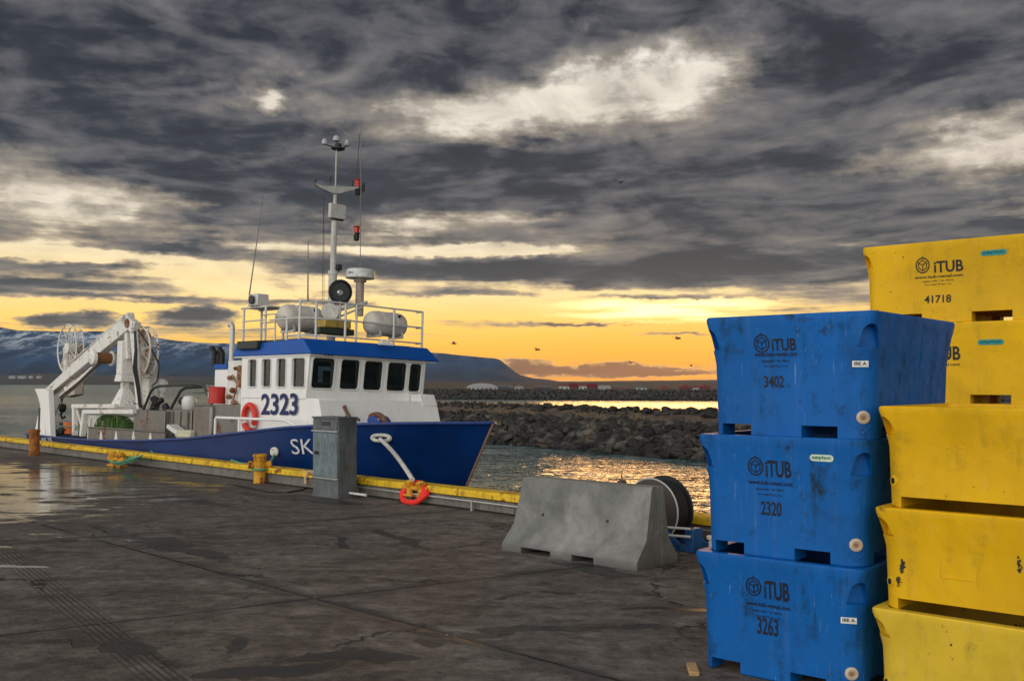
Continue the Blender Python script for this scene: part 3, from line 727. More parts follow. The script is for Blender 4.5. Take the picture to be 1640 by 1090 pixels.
e = cross_bollard(pS.x, .12, pS.z + .02, .05, M_DARK, 'small dark mooring post peeking over the grey barrier', arms=False)
o = MB().tube([(0, 0, pS.z), (0, 0, pS.z + .14)], .007, 6).build('rod', M_DARK); o.parent = e
# low cleats
def cleat(s, t_, z, lab, mat, sc=1.):
    e = empty('cleat', QM(s, t_, z, R_(4)), lab, 'cleat', 'low mooring cleats on the kerb')
    o = MB().box((-.2*sc, -.07, 0), (.2*sc, .09, .03)).build('base_plate', mat, bevel=.006); o.parent = e
    for sg in (-1, 1):
        a = MB().lathe([(.045*sc, .03), (.04*sc, .10*sc), (.06*sc, .13*sc), (.07*sc, .17*sc), (.03*sc, .20*sc)], origin=(sg*.1*sc, 0, 0), n=14).build('horn', mat); a.parent = e
    o = MB().tube([(-.22*sc, 0, .1*sc), (.22*sc, 0, .1*sc)], .03*sc, 10).build('crossbar', mat); o.parent = e
    return e
c1 = Q(190, 746); cleat(c1.x, c1.y - .04, .0, 'yellow rusty cleat wrapped in green rope', M_YRUST, 1.5)
c2 = Q(665, 806); cleat(c2.x - .02, c2.y + .02, .10, 'yellow cleat inside the coil of red rope', M_YRUST, 1.15)
# red sleeve / rope coil
M_REDROPE = plain('red_rope', (.85,.022,.010), .6)
rc = MB(); rnd = random.Random(4)
for k in range(4):
    R0 = .185 + .016 * k; pts = []
    for a in range(28):
        th = 2 * math.pi * a / 28
        pts.append((math.cos(th) * R0 * 1.15, math.sin(th) * .10 + .008*k, .13 + math.sin(th) * .13 + .012 * math.sin(3*th + k)))
    rc.tube(pts, .036, 8, closed=True)
tag(rc.build('rope_coil', M_REDROPE, M=QM(c2.x - .02, c2.y - .02, .02)), 'bright red rope coil looped round the yellow cleat', 'rope')
# ropes
def sag(a, b_, drop, n=14): 
    a = Vector(a); b_ = Vector(b_); return [a.lerp(b_, i/n) - Vector((0, 0, drop * 4 * (i/n) * (1 - i/n))) for i in range(n + 1)]
def q2w(v): return MQ @ Vector(v)
gro = MB()
for k in range(5):
    pts = []; ph = k * .9
    cx, cy = c1.x + .35, c1.y - .02
    for a in range(24):
        th = 2*math.pi*a/24; pts.append((cx + math.cos(th)*(.62 + .03*k), cy + math.sin(th)*(.11 + .012*k), .10 + .045*math.sin(th + ph*.1) + .1*max(0, math.cos(th)) + .012*k))
    gro.tube(pts, .014, 6, closed=True)
tail = at(250, 735, 1, .15, MQ)
gro.tube(sag((c1.x + .9, c1.y, .2), (tail.x, .15, tail.z), .03), .015, 6)
gro.tube([(tail.x, .15, tail.z), (tail.x - .05, .12, tail.z + .12), (tail.x - .14, .1, tail.z + .17)], .012, 6)
tag(gro.build('mooring_rope', M_ROPEG, M=MQ), 'green rope coiled loosely round the low cleat beside the stern', 'rope', 'mooring ropes')
# hose on the ground near the bollard
hp = [Q(375,776,.012), Q(400,781,.012), Q(430,787,.012), Q(460,788,.012), Q(485,784,.012), Q(497,776,.012)]
tag(MB().tube(hp, .012, 6).build('hose', M_BLACK, M=MQ), 'thin dark hose curving on the quay before the grey cabinet', 'hose')
# frayed rope end and float at the kerb gap
fr_ = MB(); g0 = Vector((gapL, .1, .22))
for k in range(7): fr_.tube([g0 + Vector((-.25 - .03*k, -.08, .05)), g0 + Vector((-.05, -.12 + .01*k, .08 - .01*k)), g0 + Vector((.12 + .03*k, -.10 - .012*k, .0 - .012*k)), g0 + Vector((.24 + .02*k, -.08, -.05 - .01*k))], .012, 6)
fr_.tube([g0 + Vector((-.22, -.10, .05)), g0 + Vector((-.24, -.14, -.06)), g0 + Vector((-.20, -.15, -.15))], .022, 6)
tag(fr_.build('frayed_rope', plain('pale_rope', (.55,.42,.26), .9), M=MQ), 'frayed pale rope end hanging over the gap in the kerb', 'rope')
tag(MB().lathe([(.01,-.07),(.04,-.055),(.06,0),(.04,.055),(.01,.07)], n=14).build('net_float', plain('pink_float', (.62,.05,.12), .5), M=QM(gapR - .03, -.03, .09)), 'small pinkish red float in the kerb gap', 'float')

# electrical cabinet ------------------------------------------------------
cL = Q(503, 793); cM = Q(540, 799); cRt = Q(568, 795)
Wc = cM.x - cL.x; Dc = .34; t0 = (cL.y + cM.y) / 2; hC = at(503, 667, 0, cL.x, MQ); ztop = at(503, 667, 1, t0, MQ).z
M_CAB = paint('galvanised_cabinet', (.125,.140,.150), .5, .75, (.045,.048,.052), metal=.25, scale=3.2, var=.28, bumpd=.004)
M_CAB2 = paint('streaked_cabinet_door', (.155,.205,.225), .45, .85, (.05,.06,.065), metal=.2, scale=4.5, var=.4)
e = empty('utility_cabinet', QM(cL.x, t0), 'tall grey galvanised electrical cabinet standing in front of the bow', 'cabinet')
def PP(b_, nm, mt, par, **k): o = b_.build(nm, mt, **k); o.parent = par; return o
body = PP(MB().box((0, 0, .0), (Wc, Dc, ztop - .02)), 'body', M_CAB, e, bevel=.008)
PP(MB().prism([(-.012, -.018, ztop - .02), (Wc + .012, -.018, ztop - .02), (Wc + .012, Dc + .015, ztop - .02), (-.012, Dc + .015, ztop - .02)], (0, 0, .025)), 'top', M_CAB, e, bevel=.004)
zb1 = at(520, 690, 1, t0, MQ).z; zb2 = at(520, 765, 1, t0, MQ).z
PP(MB().box((.015, -.012, zb2 + .02), (Wc - .015, 0, zb1 - .02)), 'door', M_CAB2, e, bevel=.004)
for zb in (zb1, zb2): PP(MB().box((-.008, -.03, zb - .014), (Wc + .008, .002, zb + .014)), 'band', plain('band_steel', (.33,.35,.35), .4, .5), e, bevel=.004)
PP(MB().box((.015, -.012, zb1 + .025), (Wc - .015, 0, ztop - .03)), 'top_panel', M_CAB, e, bevel=.004)
lp = at(523, 678, 1, t0, MQ); PP(MB().box((lp.x - cL.x - .10, -.02, lp.z - .028), (lp.x - cL.x + .10, -.012, lp.z + .030)), 'name_plate', M_DARK, e)
hl = at(508, 724, 1, t0, MQ); h_ = PP(MB().lathe([(.022, 0), (.022, .03), (.03, .035), (.03, .05)], origin=(hl.x - cL.x + .03, -.012, hl.z), axis=(0,-1,0), n=14), 'lock', M_DARK, e)
PP(MB().box((-.01, -.012, 0), (Wc + .01, Dc + .01, .05)), 'plinth', M_CAB, e, bevel=.004)
wp0 = Q(556, 789, .07)
tag(MB().lathe([(.018, 0), (.018, .44), (.022, .445), (.022, .47)], axis='x', n=12).build('pipe_stub', plain('white_plastic_pipe', (.7,.7,.68), .4), M=QM(wp0.x, wp0.y, .075)), 'short white pipe lying at the foot of the grey cabinet', 'pipe')

# concrete barrier --------------------------------------------------------
bl = Q(803, 880); br = Q(1013, 913); bk = Q(1083, 900)
ang = math.atan2(br.y - bl.y, br.x - bl.x); Lb = (br - bl).length + .05
hb_ = .83
def hpix(px, py): return at(px, py, 1, -1.62, MQ).z
zt_ = hpix(1050, 780)
Wb = .66
def prof_b(w_): return [(0, 0), (0, .075), (.15, .26), (.235, zt_ - .02), (.25, zt_), (w_ - .25, zt_), (w_ - .235, zt_ - .02), (w_ - .15, .26), (w_, .075), (w_, 0)]
m_, t_, b_ = newmat('barrier_concrete')
P_ = t_.n('ShaderNodeTexCoord').outputs['Object']
n1 = t_.noise(P_, 2.2, 7, .62, .4); n2 = t_.noise(P_, 11, 6, .7); n3 = t_.noise(P_, 60, 3, .7); vo = t_.n('ShaderNodeTexVoronoi'); t_.L.new(P_, vo.inputs['Vector']); vo.inputs['Scale'].default_value = 48
st = t_.noise(t_.mapping(P_, sc=(5, 5, .7)), 2.0, 6, .65)
c_ = t_.ramp(n1, [(.3, (.115,.117,.110)), (.5, (.20,.20,.19)), (.7, (.29,.287,.27))])
c_ = t_.mix(1., c_, t_.maprange(n2, .3, .7, .82, 1.15), 'MULTIPLY')
pits = t_.m('MULTIPLY', t_.maprange(vo.outputs[0], .06, .16, 1, 0), t_.maprange(n2, .52, .6))
c_ = t_.mix(t_.m('MULTIPLY', pits, .7), c_, (.06,.06,.055))
c_ = t_.mix(t_.maprange(st, .56, .72, 0, .45), c_, (.12,.115,.10))
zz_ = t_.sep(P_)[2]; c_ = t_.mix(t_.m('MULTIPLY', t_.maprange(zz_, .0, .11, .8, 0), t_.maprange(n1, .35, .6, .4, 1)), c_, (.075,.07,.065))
setb(t_, b_, Base_Color=c_, Roughness=.85); bump(t_, b_, t_.m('SUBTRACT', t_.m('MULTIPLY_ADD', n3, .3, n2), pits), .006)
M_BAR = m_
e = empty('concrete_barrier', MQ @ Matrix.Translation(bl) @ Matrix.Rotation(ang, 4, 'Z'), 'grey concrete road barrier with flared foot, standing on the quay', 'barrier')
mb = MB(); K = 12; pf = prof_b(Wb); vs = []
for i in range(K + 1):
    x = Lb * i / K
    for (y, z) in pf:
        ins = (1 - z / zt_) * 0
        xe = x + (.10 * z / zt_ if i == 0 else (0 if i < K else -.0))
        vs.append((xe, y + mnoise.noise(Vector((x*2, y*5, z*5))) * .004, z))
n_ = len(pf); mb.add(vs, [(i*n_+k, i*n_+(k+1)%n_, (i+1)*n_+(k+1)%n_, (i+1)*n_+k) for i in range(K) for k in range(n_)] + [tuple(range(n_))[::-1], tuple(K*n_+k for k in range(n_))])
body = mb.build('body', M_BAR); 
cuts = []
for (a, c__) in ((838, 864), (948, 978)):
    xa = (Q(a, 884) - bl).length; xb = (Q(c__, 895) - bl).length
    cuts.append(MB().box((xa, -.1, -.05), (xb, Wb + .1, .06)).build('c', M_BAR, smooth=False))
for (px, py) in ((876, 823), (976, 834)):
    h = at(px, py, 1, -1.72, MQ); hx = h.x - bl.x
    cuts.append(MB().lathe([(.016, -.05), (.016, .25)], origin=(hx, .1, h.z), axis='y', n=12).build('c', M_BAR))
cuts.append(MB().box((Lb - .035, Wb/2 - .035, .34), (Lb + .05, Wb/2 + .035, zt_ + .05)).build('c', M_BAR, smooth=False))
cuts.append(MB().box((Lb - .015, Wb/2 - .075, -.05), (Lb + .05, Wb/2 + .075, zt_ + .05)).build('c', M_BAR, smooth=False))
boolean(body, cuts); body.parent = e
sc_ = at(955, 812, 1, -1.70, MQ)
for (px, py) in ((876, 823), (976, 834)):
    h = at(px, py, 1, -1.72, MQ); o = MB().lathe([(.013, 0), (.013, .06)], origin=(h.x - bl.x, .17, h.z), axis='y', n=10).build('lifting_socket', M_DARK); o.parent = e

# hose reel behind the barrier ----------------------------------------------
rcn = at(1042, 818, 1, -.62, MQ)
e = empty('hose_reel', QM(rcn.x, -.62), 'large black hose reel on a blue frame, half hidden by the barrier', 'hose reel')
rz = rcn.z; Rr = .345
PP(MB().lathe([(.05, 0), (Rr - .02, 0), (Rr, .008), (Rr, .02), (.05, .02)], origin=(0, 0, rz), axis='y', n=48), 'flange', paint('brown_steel_flange', (.055,.042,.036), .6, .5, scale=4), e)
PP(MB().tube([(Rr*math.cos(a*math.pi/24), .01, rz + Rr*math.sin(a*math.pi/24)) for a in range(48)], .009, 6, closed=True), 'rim', M_ALU, e)
PP(MB().lathe([(.05, 0), (Rr + .01, 0), (Rr + .02, .01), (Rr + .01, .03), (.05, .03)], origin=(0, .25, rz), axis='y', n=48), 'flange', M_BLACK, e)
hs_ = MB()
for k in range(5): hs_.tube([((Rr - .05)*math.cos(a*math.pi/24), .045 + .045*k, rz + (Rr - .05)*math.sin(a*math.pi/24)) for a in range(48)], .026, 8, closed=True)
PP(hs_, 'wound_hose', M_BLACK, e)
PP(MB().lathe([(.06, -.06), (.06, .33)], origin=(0, 0, rz), axis='y', n=16), 'axle', M_DARK, e)
M_BLF = paint('blue_reel_frame', (.01,.10,.30), .5, .5, scale=4)
for sy in (-.08, .33):
    f = MB(); f.bar((-.45, sy, .03), (0, sy, rz), .05, .05); f.bar((.45, sy, .03), (0, sy, rz), .05, .05); f.bar((-.5, sy, .03), (.62, sy, .03), .05, .05)
    PP(f, 'frame_leg', M_BLF, e, bevel=.004)
f = MB(); f.box((.52, -.12, .0), (.62, .06, .24)); PP(f, 'bracket', M_BLF, e, bevel=.01)
for z_ in (.16, .24): PP(MB().tube([(.2, -.22, z_), (.62, -.16, z_ + .01)], .014, 8), 'rail', M_ALU, e)
pw = Q(1124, 897, 0); pwz = at(1124, 880, 0, pw.x, MQ)
tag(MB().lathe([(.05, 0), (.05, .17), (.07, .172), (.07, .20), (.035, .20), (.035, .17)], n=20).build('vent_pipe', plain('white_cap', (.72,.68,.66), .5), M=QM(pw.x - .05, pw.y + .28, 0)), 'small white pipe cap on the quay just left of the blue tubs', 'pipe')

# fish tubs ------------------------------------------------------------------
def tub_mat(name, col, grime, gcol, scuff, pale):
    m, t, b = newmat(name)
    P = t.n('ShaderNodeTexCoord').outputs['Object']; rnd_ = t.n('ShaderNodeObjectInfo').outputs['Random']
    P = t.vm('ADD', P, t.comb(t.m('MULTIPLY', rnd_, 17.), t.m('MULTIPLY', rnd_, 5.), 0.))
    n1 = t.noise(P, 1.5, 6, .6, .3); n2 = t.noise(P, 9, 7, .7); n3 = t.noise(P, 60, 3, .6)
    st = t.noise(t.mapping(P, sc=(7, 7, 1.1)), 1.2, 7, .68); st2 = t.noise(t.mapping(P, sc=(22, 22, .8)), 1., 5, .6)
    sm = t.noise(t.mapping(P, loc=(4, 2, 7), sc=(1.1, 1.1, .8)), 2.4, 6, .68, .8)
    c = t.mix(1., col, t.maprange(n1, .3, .7, .80, 1.15), 'MULTIPLY')
    c = t.mix(t.maprange(st2, .55, .75, 0, pale), c, tuple(min(1, v * .8 + .14) for v in col))
    g = t.m('MULTIPLY_ADD', st, .62, t.m('MULTIPLY', n2, .42))
    c = t.mix(t.maprange(g, .555, .69, 0, grime), c, gcol)
    sc = t.m('MULTIPLY_ADD', sm, .7, t.m('MULTIPLY', n2, .4))
    c = t.mix(t.maprange(sc, .665, .74, 0, scuff), c, (.012,.014,.014))
    for (rot, sc_, th_) in (((0, R_(4), 0), (95, 95, 2.2), .705), ((0, R_(82), 0), (95, 95, 3.0), .72), ((0, R_(40), 0), (80, 80, 2.0), .73)):
        ln = t.m('MULTIPLY', t.maprange(t.noise(t.mapping(P, rot=rot, sc=sc_), 1., 2, .5), th_, th_ + .03), t.maprange(n1, .46, .56))
        c = t.mix(t.m('MULTIPLY', ln, .55), c, tuple(min(1, v * .7 + .22) for v in col))
    bl = t.noise(t.mapping(P, loc=(2, 9, 3), sc=(1.6, 1.6, .7)), 1.7, 5, .62, .5)
    c = t.mix(t.maprange(t.m('MULTIPLY_ADD', n2, .25, t.m('MULTIPLY', bl, .8)), .575, .70, 0, grime * .55), c, tuple(v * .35 + .004 for v in col))
    sp = t.m('MULTIPLY', t.maprange(t.noise(P, 26, 2, .5), .70, .74), t.maprange(n1, .5, .6)); c = t.mix(sp, c, (.03,.025,.02))
    setb(t, b, Base_Color=c, Roughness=t.maprange(n2, .3, .7, .42, .62), Specular_IOR_Level=.28)
    bump(t, b, t.m('MULTIPLY_ADD', n3, .15, t.m('MULTIPLY_ADD', n2, .5, t.m('MULTIPLY', n1, 1.5))), .004)
    return m
M_TBLUE = tub_mat('blue_tub_plastic', (.0003,.112,.41), .90, (.004,.028,.045), .9, .14)
M_TYEL = tub_mat('yellow_tub_plastic', (.80,.455,.003), .45, (.30,.20,.02), .75, .12)
M_TYEL2 = tub_mat('dusty_yellow_tub_plastic', (.74,.50,.035), .5, (.26,.21,.05), .75, .35)
M_INK = plain('black_print', (.012,.011,.010), .6); M_INKB = plain('navy_print', (.001,.004,.016), .6)
def ins(fz):   # wall inset at height fraction
    return prof([(0, .036), (.60, .026), (.66, .021), (.92, .003), (.955, 0), (1, 0)], fz)
def cr(fz): return prof([(0, .105), (.58, .105), (.66, .10), (.80, .08), (.92, .05), (1, .034)], fz)
def tub_mesh(W_, L_, H, gaps, gh, side_gaps):
    def ring(inset, r, z, n=6):
        pts = []
        for (cx, cy, a0) in ((W_ - inset - r, inset + r, -90), (W_ - inset - r, L_ - inset - r, 0), (inset + r, L_ - inset - r, 90), (inset + r, inset + r, 180)):
            for k in range(n + 1):
                a = R_(a0 + 90 * k / n); pts.append((cx + r * math.cos(a), cy + r * math.sin(a), z))
        return pts
    lv = [(0, .042, .10), (.012, ins(.012), cr(.012)), (.3, ins(.3), .105), (.60, ins(.6), cr(.6)), (.66, ins(.66), cr(.66)), (.80, ins(.80), cr(.8)), (.92, ins(.92), cr(.92)), (.955, 0, .042), (.985, 0, .038), (1, .008, .034)]
    mb = MB(); vs = []; N = 28
    for (f, i_, r) in lv: vs += ring(i_, r, f * H)
    mb.add(vs, [(j*N+k, j*N+(k+1)%N, (j+1)*N+(k+1)%N, (j+1)*N+k) for j in range(len(lv)-1) for k in range(N)] + [tuple(range(N))[::-1], tuple((len(lv)-1)*N+k for k in range(N))])
    o = mb.build('tub', M_TBLUE)
    cav = MB(); vs = []
    for (f, i_, r) in ((.17, .12, .10), (.95, .062, .05), (1.1, .055, .05)): vs += ring(i_, r, f * H)
    cav.add(vs, [(j*N+k, j*N+(k+1)%N, (j+1)*N+(k+1)%N, (j+1)*N+k) for j in range(2) for k in range(N)] + [tuple(range(N))[::-1], tuple(2*N+k for k in range(N))])
    cuts = [cav.build('c', M_TBLUE)]
    for (a, b2) in gaps: cuts.append(MB().box((a, -.1, -.05), (b2, L_ + .1 if H > .6 else L_ * .8, gh)).build('c', M_TBLUE, bevel=0, smooth=False))  # shallow tub's tunnel kept closed at the back so its gap stays dark
    boolean(o, cuts)
    cuts = []
    for (a, b2) in side_gaps: cuts.append(MB().box((-.1, a, -.06), (W_ + .1, b2, gh - .004)).build('c', M_TBLUE, smooth=False))
    # arched hand holds on the four rounded corners
    for (cx, cy, sx, sy) in ((W_, 0, 1, -1), (0, 0, -1, -1), (W_, L_, 1, 1), (0, L_, -1, 1)):
        d = Vector((sx, sy, 0)).normalized(); tt = Vector((-d.y, d.x, 0)); base_ = Vector((cx, cy, 0)) - d * .104
        hw_ = .044; zA = H * .72; zB = H * .90; pl = []
        for k in range(9):
            a = math.pi * k / 8; pl.append(base_ + tt * (hw_ * math.cos(a)) + ZZ * (zB - hw_ + hw_ * math.sin(a)))
        pl += [base_ - tt * (hw_ * 1.35) + ZZ * zA, base_ + tt * (hw_ * 1.35) + ZZ * zA]
        cuts.append(MB().prism(pl, d * .3).build('c', M_TBLUE, smooth=False))
    if len(side_gaps) and W_ < 1.2:
        for yy in SLOTS: cuts.append(MB().box((W_ - .052, yy, .14), (W_ + .02, yy + .014, .58)).build('c', M_TBLUE, smooth=False))
    boolean(o, cuts)
    me = o.data; bpy.data.objects.remove(o); return me
SLOTS = [.80, 1.02]
MESH_A = tub_mesh(1.03, 1.45, .705, [(.10, .29), (.60, .81)], .072, [(.2, .55), (.9, 1.25)])
MESH_C = tub_mesh(1.50, 1.06, .705, [(.20, .52), (.93, 1.25)], .088, [(.15, .42), (.64, .9)])
MESH_B = tub_mesh(1.50, 1.05, .532, [(.115, 1.385)], .060, [])
def fit_text(body, w_, h_, bold=.0):
    me = text_mesh(body, 1.0, .0, bold, res=3)
    xs_ = [v.co.x for v in me.vertices]; ys_ = [v.co.y for v in me.vertices]
    x0_, x1_, y0_, y1_ = min(xs_), max(xs_), min(ys_), max(ys_)
    for v in me.vertices: v.co.x = (v.co.x - x0_) / (x1_ - x0_) * w_; v.co.y = (v.co.y - y0_) / (y1_ - y0_) * h_
    return me
def flat_text(name, body, w_, h_, mat, parent, M, bold=.0):
    me = fit_text(body, w_, h_, bold)
    return text_obj(name, me, mat, parent, M)
def face_M(x, z, H, h=.06):
    i0 = ins(z / H); i1 = ins((z + h) / H)
    return frame((x, i0 - .0026, z), (1, 0, 0), Vector((0, i1 - i0, h)).normalized())
def emblem(r):
    mb = MB(); n = 40; vs = []
    for k in range(n):
        a = 2*math.pi*k/n; vs += [(r*math.cos(a), r*math.sin(a), 0), (r*.84*math.cos(a), r*.84*math.sin(a), 0)]
    mb.add(vs, [(2*k, 2*((k+1)%n), 2*((k+1)%n)+1, 2*k+1) for k in range(n)])
    hx = [Vector((math.cos(R_(30 + 60*k)), math.sin(R_(30 + 60*k)), 0)) * r * .66 for k in range(6)]; c0 = Vector((0, 0, 0))
    def line(a, b_, w_=.055):
        d = (b_ - a).normalized(); p = Vector((-d.y, d.x, 0)) * r * w_; a = a - d * r * .03; b_ = b_ + d * r * .03
        mb.add([a - p, b_ - p, b_ + p, a + p], [(0, 1, 2, 3)])
    for k in range(6): line(hx[k], hx[(k+1) % 6], .06)
    for k in (0, 2, 4): line(c0, hx[k])
    line(Vector((-.0, .25, 0)) * r, Vector((.3, .42, 0)) * r * .6, .05)
    mb.add([(-.12*r, r*.95, 0), (0, r*1.2, 0), (.12*r, r*.95, 0)], [(0, 1, 2)])
    return mb
def make_tub(mesh, M, mat, H, name, label, cat_group, decals):
    me = mesh.copy(); me.materials.clear(); me.materials.append(mat); me.name = 'fish_tub'
    o = bpy.data.objects.new('fish_tub', me); C.objects.link(o); o.matrix_world = M
    tag(o, label, 'fish tub', cat_group)
    return o
def logo_set(o, M, H, ex, ey, er, tx0, tx1, ty0, ty1, wx0, wx1, wy, nx0, nx1, ny0, ny1, num, ink):
    """pixel boxes measured in the photo, laid on the tub's own front face"""
    def L(px, py): p = at(px, py, 1, .022, M); return p
    c = L(ex, ey); em = emblem(er); em.v = [(v[0] * .88, v[1], v[2]) for v in em.v]; eo = em.build('emblem', ink, smooth=False); eo.parent = o; Mf = face_M(c.x, c.z - er, H, 2*er); eo.matrix_local = Mf @ Matrix.Translation((0, er, 0))
    a = L(tx0, ty1); b_ = L(tx1, ty0)
    flat_text('brand_lettering', 'iTUB', b_.x - a.x, b_.z - a.z, ink, o, face_M(a.x, a.z, H, b_.z - a.z), .022)
    a = L(wx0, wy + 3); b_ = L(wx1, wy - 3)
    flat_text('web_address', 'www.itub-rental.com', b_.x - a.x, .026 * H / .705, ink, o, face_M(a.x, a.z, H), .018)
    w_ = b_.x - a.x
    flat_text('small_print', 'Sæplast 460 - Vol. 460 ltr', w_ * .66, .017, ink, o, face_M(a.x + w_ * .16, a.z - .036, H), .01)
    flat_text('small_print', 'Tare weight 42 kg ± 1 kg', w_ * .56, .015, ink, o, face_M(a.x + w_ * .2, a.z - .064, H), .01)
    if num:
        a = L(nx0, ny1); b_ = L(nx1, ny0)
        flat_text('tub_number', num, b_.x - a.x, b_.z - a.z, ink, o, face_M(a.x, a.z, H), .02)
M_STK = plain('white_sticker', (.75,.74,.70), .5); M_STG = plain('green_sticker', (.02,.30,.27), .5); M_STGL = plain('pale_green_sticker', (.62,.75,.60), .5)
def sticker(o, M, H, px0, px1, py, hgt, text, bgm, ink):
    a = at(px0, py, 1, .015, M); b_ = at(px1, py, 1, .015, M); w_ = b_.x - a.x; Mf = face_M(a.x, a.z - hgt/2, H)
    pts = []; r = hgt * .48
    for (cx, cy, a0) in ((w_ - r, r, -90), (w_ - r, hgt - r, 0), (r, hgt - r, 90), (r, r, 180)):
        for k in range(4): q = R_(a0 + 30*k); pts.append((cx + r*math.cos(q), cy + r*math.sin(q), 0))
    s_ = MB().prism(pts, (0, 0, .0008)).build('brand_sticker', bgm, smooth=False); s_.parent = o; s_.matrix_local = Mf
    t = flat_text('sticker_lettering', text, w_ * .82, hgt * .66, ink, s_, Matrix.Translation((w_ * .09, hgt * .2, .0016)), .02)
def corner_M(W_, z, off=0.):   # on the rounded near corner, facing diagonally out
    f = z / .705; i0 = .045; r = .135; d = Vector((1, -1, 0)).normalized(); c = Vector((W_ - i0 - r, i0 + r, z))
    tt = Vector((1, 1, 0)).normalized(); return frame(c + d * (r + .001) + tt * off, tt, (0, 0, 1))
def drain(o, W_, z, sc=1., ang=0.):
    i0 = ins(z/.705); r = cr(z/.705); a = R_(-90 + ang); d = Vector((math.cos(a), math.sin(a), 0)); c = Vector((W_ - i0 - r, i0 + r, z)) + d * (r - .004)
    m = MB().lathe([(.02*sc, 0), (.036*sc, 0), (.036*sc, .010), (.030*sc, .014), (.021*sc, .014), (.019*sc, .006), (.004, .006)], origin=c, axis=d, n=24)
    p = m.build('drain_plug', plain('cream_plug', (.58,.46,.34), .5)); p.parent = o
    q = MB().lathe([(.012*sc, .0), (.012*sc, .016), (.006*sc, .017)], origin=c, axis=d, n=6).build('plug_core', plain('brown_core', (.32,.15,.07), .6)); q.parent = p
    tt = Vector((-d.y, d.x, 0)); v = MB()
    v.bar(c + tt*.04 - ZZ*.045 + d*.003, c - ZZ*.085 + d*.003, .006, .006); v.bar(c - tt*.04 - ZZ*.045 + d*.003, c - ZZ*.085 + d*.003, .006, .006)
    w_ = v.build('drip_mark', o.data.materials[0]); w_.parent = o
TA = R_(-40)
def TM(x, y, z, da=0.): return Matrix.Translation((x, y, z)) @ Matrix.Rotation(TA + R_(da), 4, 'Z')
BG = 'blue fish tubs in one stack'; YG = 'yellow fish tubs in the front stack'; YB = 'yellow fish tubs in the rear stack'
P0 = .705
# blue stack, top to bottom
Mb = [TM(1.160, 6.006, 1.407), TM(1.120, 6.015, .7085, .7), TM(1.100, 6.022, .004, .4)]
bt = [make_tub(MESH_A, Mb[0], M_TBLUE, P0, '', 'topmost blue fish tub, numbered 3402', BG, None),
      make_tub(MESH_A, Mb[1], M_TBLUE, P0, '', 'middle blue fish tub of the stack, numbered 2320', BG, None),
      make_tub(MESH_A, Mb[2], M_TBLUE, P0, '', 'lowest blue fish tub on the quay, numbered 3263', BG, None)]
logo_set(bt[0], Mb[0], P0, 1221, 550, .055, 1237, 1276, 541, 562, 1209, 1277, 568, 1223, 1255, 601, 620, '3402', M_INKB)
logo_set(bt[1], Mb[1], P0, 1211, 746, .055, 1227, 1268, 738, 763, 1199, 1268, 771, 1218, 1251, 804, 824, '2320', M_INKB)
logo_set(bt[2], Mb[2], P0, 1208, 938, .055, 1225, 1265, 933, 958, 1195, 1265, 964, 1212, 1246, 991, 1014, '3263', M_INKB)
sticker(bt[1], Mb[1], P0, 1298, 1336, 732, .038, 'sæplast', M_STGL, plain('green_ink', (.01,.12,.07), .5))
for k in (0, 2):
    s_ = MB().box((-.042, 0, 0), (.042, .034, .0015)).build('code_sticker', M_STK, smooth=False); s_.parent = bt[k]
    i0 = ins(.56); r = cr(.56); a = R_(-90 + 22); d = Vector((math.cos(a), math.sin(a), 0)); c = Vector((1.03 - i0 - r, i0 + r, .40 if k == 0 else .40)) + d * (r + .0015)
    s_.matrix_local = frame(c, (-d.y, d.x, 0), (0, 0, 1))
    flat_text('sticker_lettering', 'IBE A', .066, .018, M_INK, s_, Matrix.Translation((-.033, .010, .0022)), .03)
for k in range(3): drain(bt[k], 1.03, .125, 1., 32)
# front yellow stack
My = [TM(1.927, 5.262, 1.066, -1.2), TM(1.912, 5.266, .534, -1.0), TM(1.896, 5.272, .002, -1.4)]
make_tub(MESH_B, My[0], M_TYEL, .532, '', 'top tub of the front yellow stack, clean face with two small dimples', YG, None)
make_tub(MESH_B, My[1], M_TYEL, .532, '', 'middle tub of the front yellow stack with black scuffs and a moulded square', YG, None)
make_tub(MESH_B, My[2], M_TYEL2, .532, '', 'dusty pale tub at the bottom of the front yellow stack', YG, None)
fy = [o for o in bpy.data.objects if o.get('group') == YG]
def left_eye(o, H):     # oval plug on the left rounded corner
    i0 = ins(.26); r = cr(.26); a = R_(-90 - 42); d = Vector((math.cos(a), math.sin(a), 0)); c = Vector((i0 + r, i0 + r, H * .26)) + d * (r - .004)
    p = MB().lathe([(.014, .002), (.018, .006), (.028, .006), (.033, .003), (.033, -.004)], origin=c, axis=d, n=20).build('drain_plug', o.data.materials[0]); p.parent = o
    q = MB().lathe([(.002, .009), (.015, .009), (.015, 0)], origin=c, axis=d, n=16).build('plug_core', M_BLACK); q.parent = p
for o in fy: left_eye(o, .532)
for dxp in (1518, 1541):
    p = at(dxp, 716, 1, .03, My[0]); d_ = MB().tube([(p.x - .014, ins(.55)-.001, p.z - .004), (p.x, ins(.55)-.003, p.z + .004), (p.x + .014, ins(.55)-.001, p.z - .004)], .003, 6).build('dimple', M_TYEL); d_.parent = fy[0]
a = at(1508, 878, 1, .045, My[1]); b_ = at(1566, 930, 1, .045, My[1]); sq = MB()
pts = [(a.x, a.z), (b_.x, a.z), (b_.x, b_.z), (a.x, b_.z)]
sq.tube([(x, ins(.45) - .0005, z) for (x, z) in pts], .0022, 5, closed=True)
for k in range(3): xx = a.x + (b_.x - a.x) * (.35 + .15*k); sq.tube([(xx, ins(.45) - .0005, (a.z+b_.z)/2 - .018), (xx, ins(.45) - .0005, (a.z+b_.z)/2 + .02)], .0022, 5)
o = sq.build('moulded_square', M_TYEL); o.parent = fy[1]
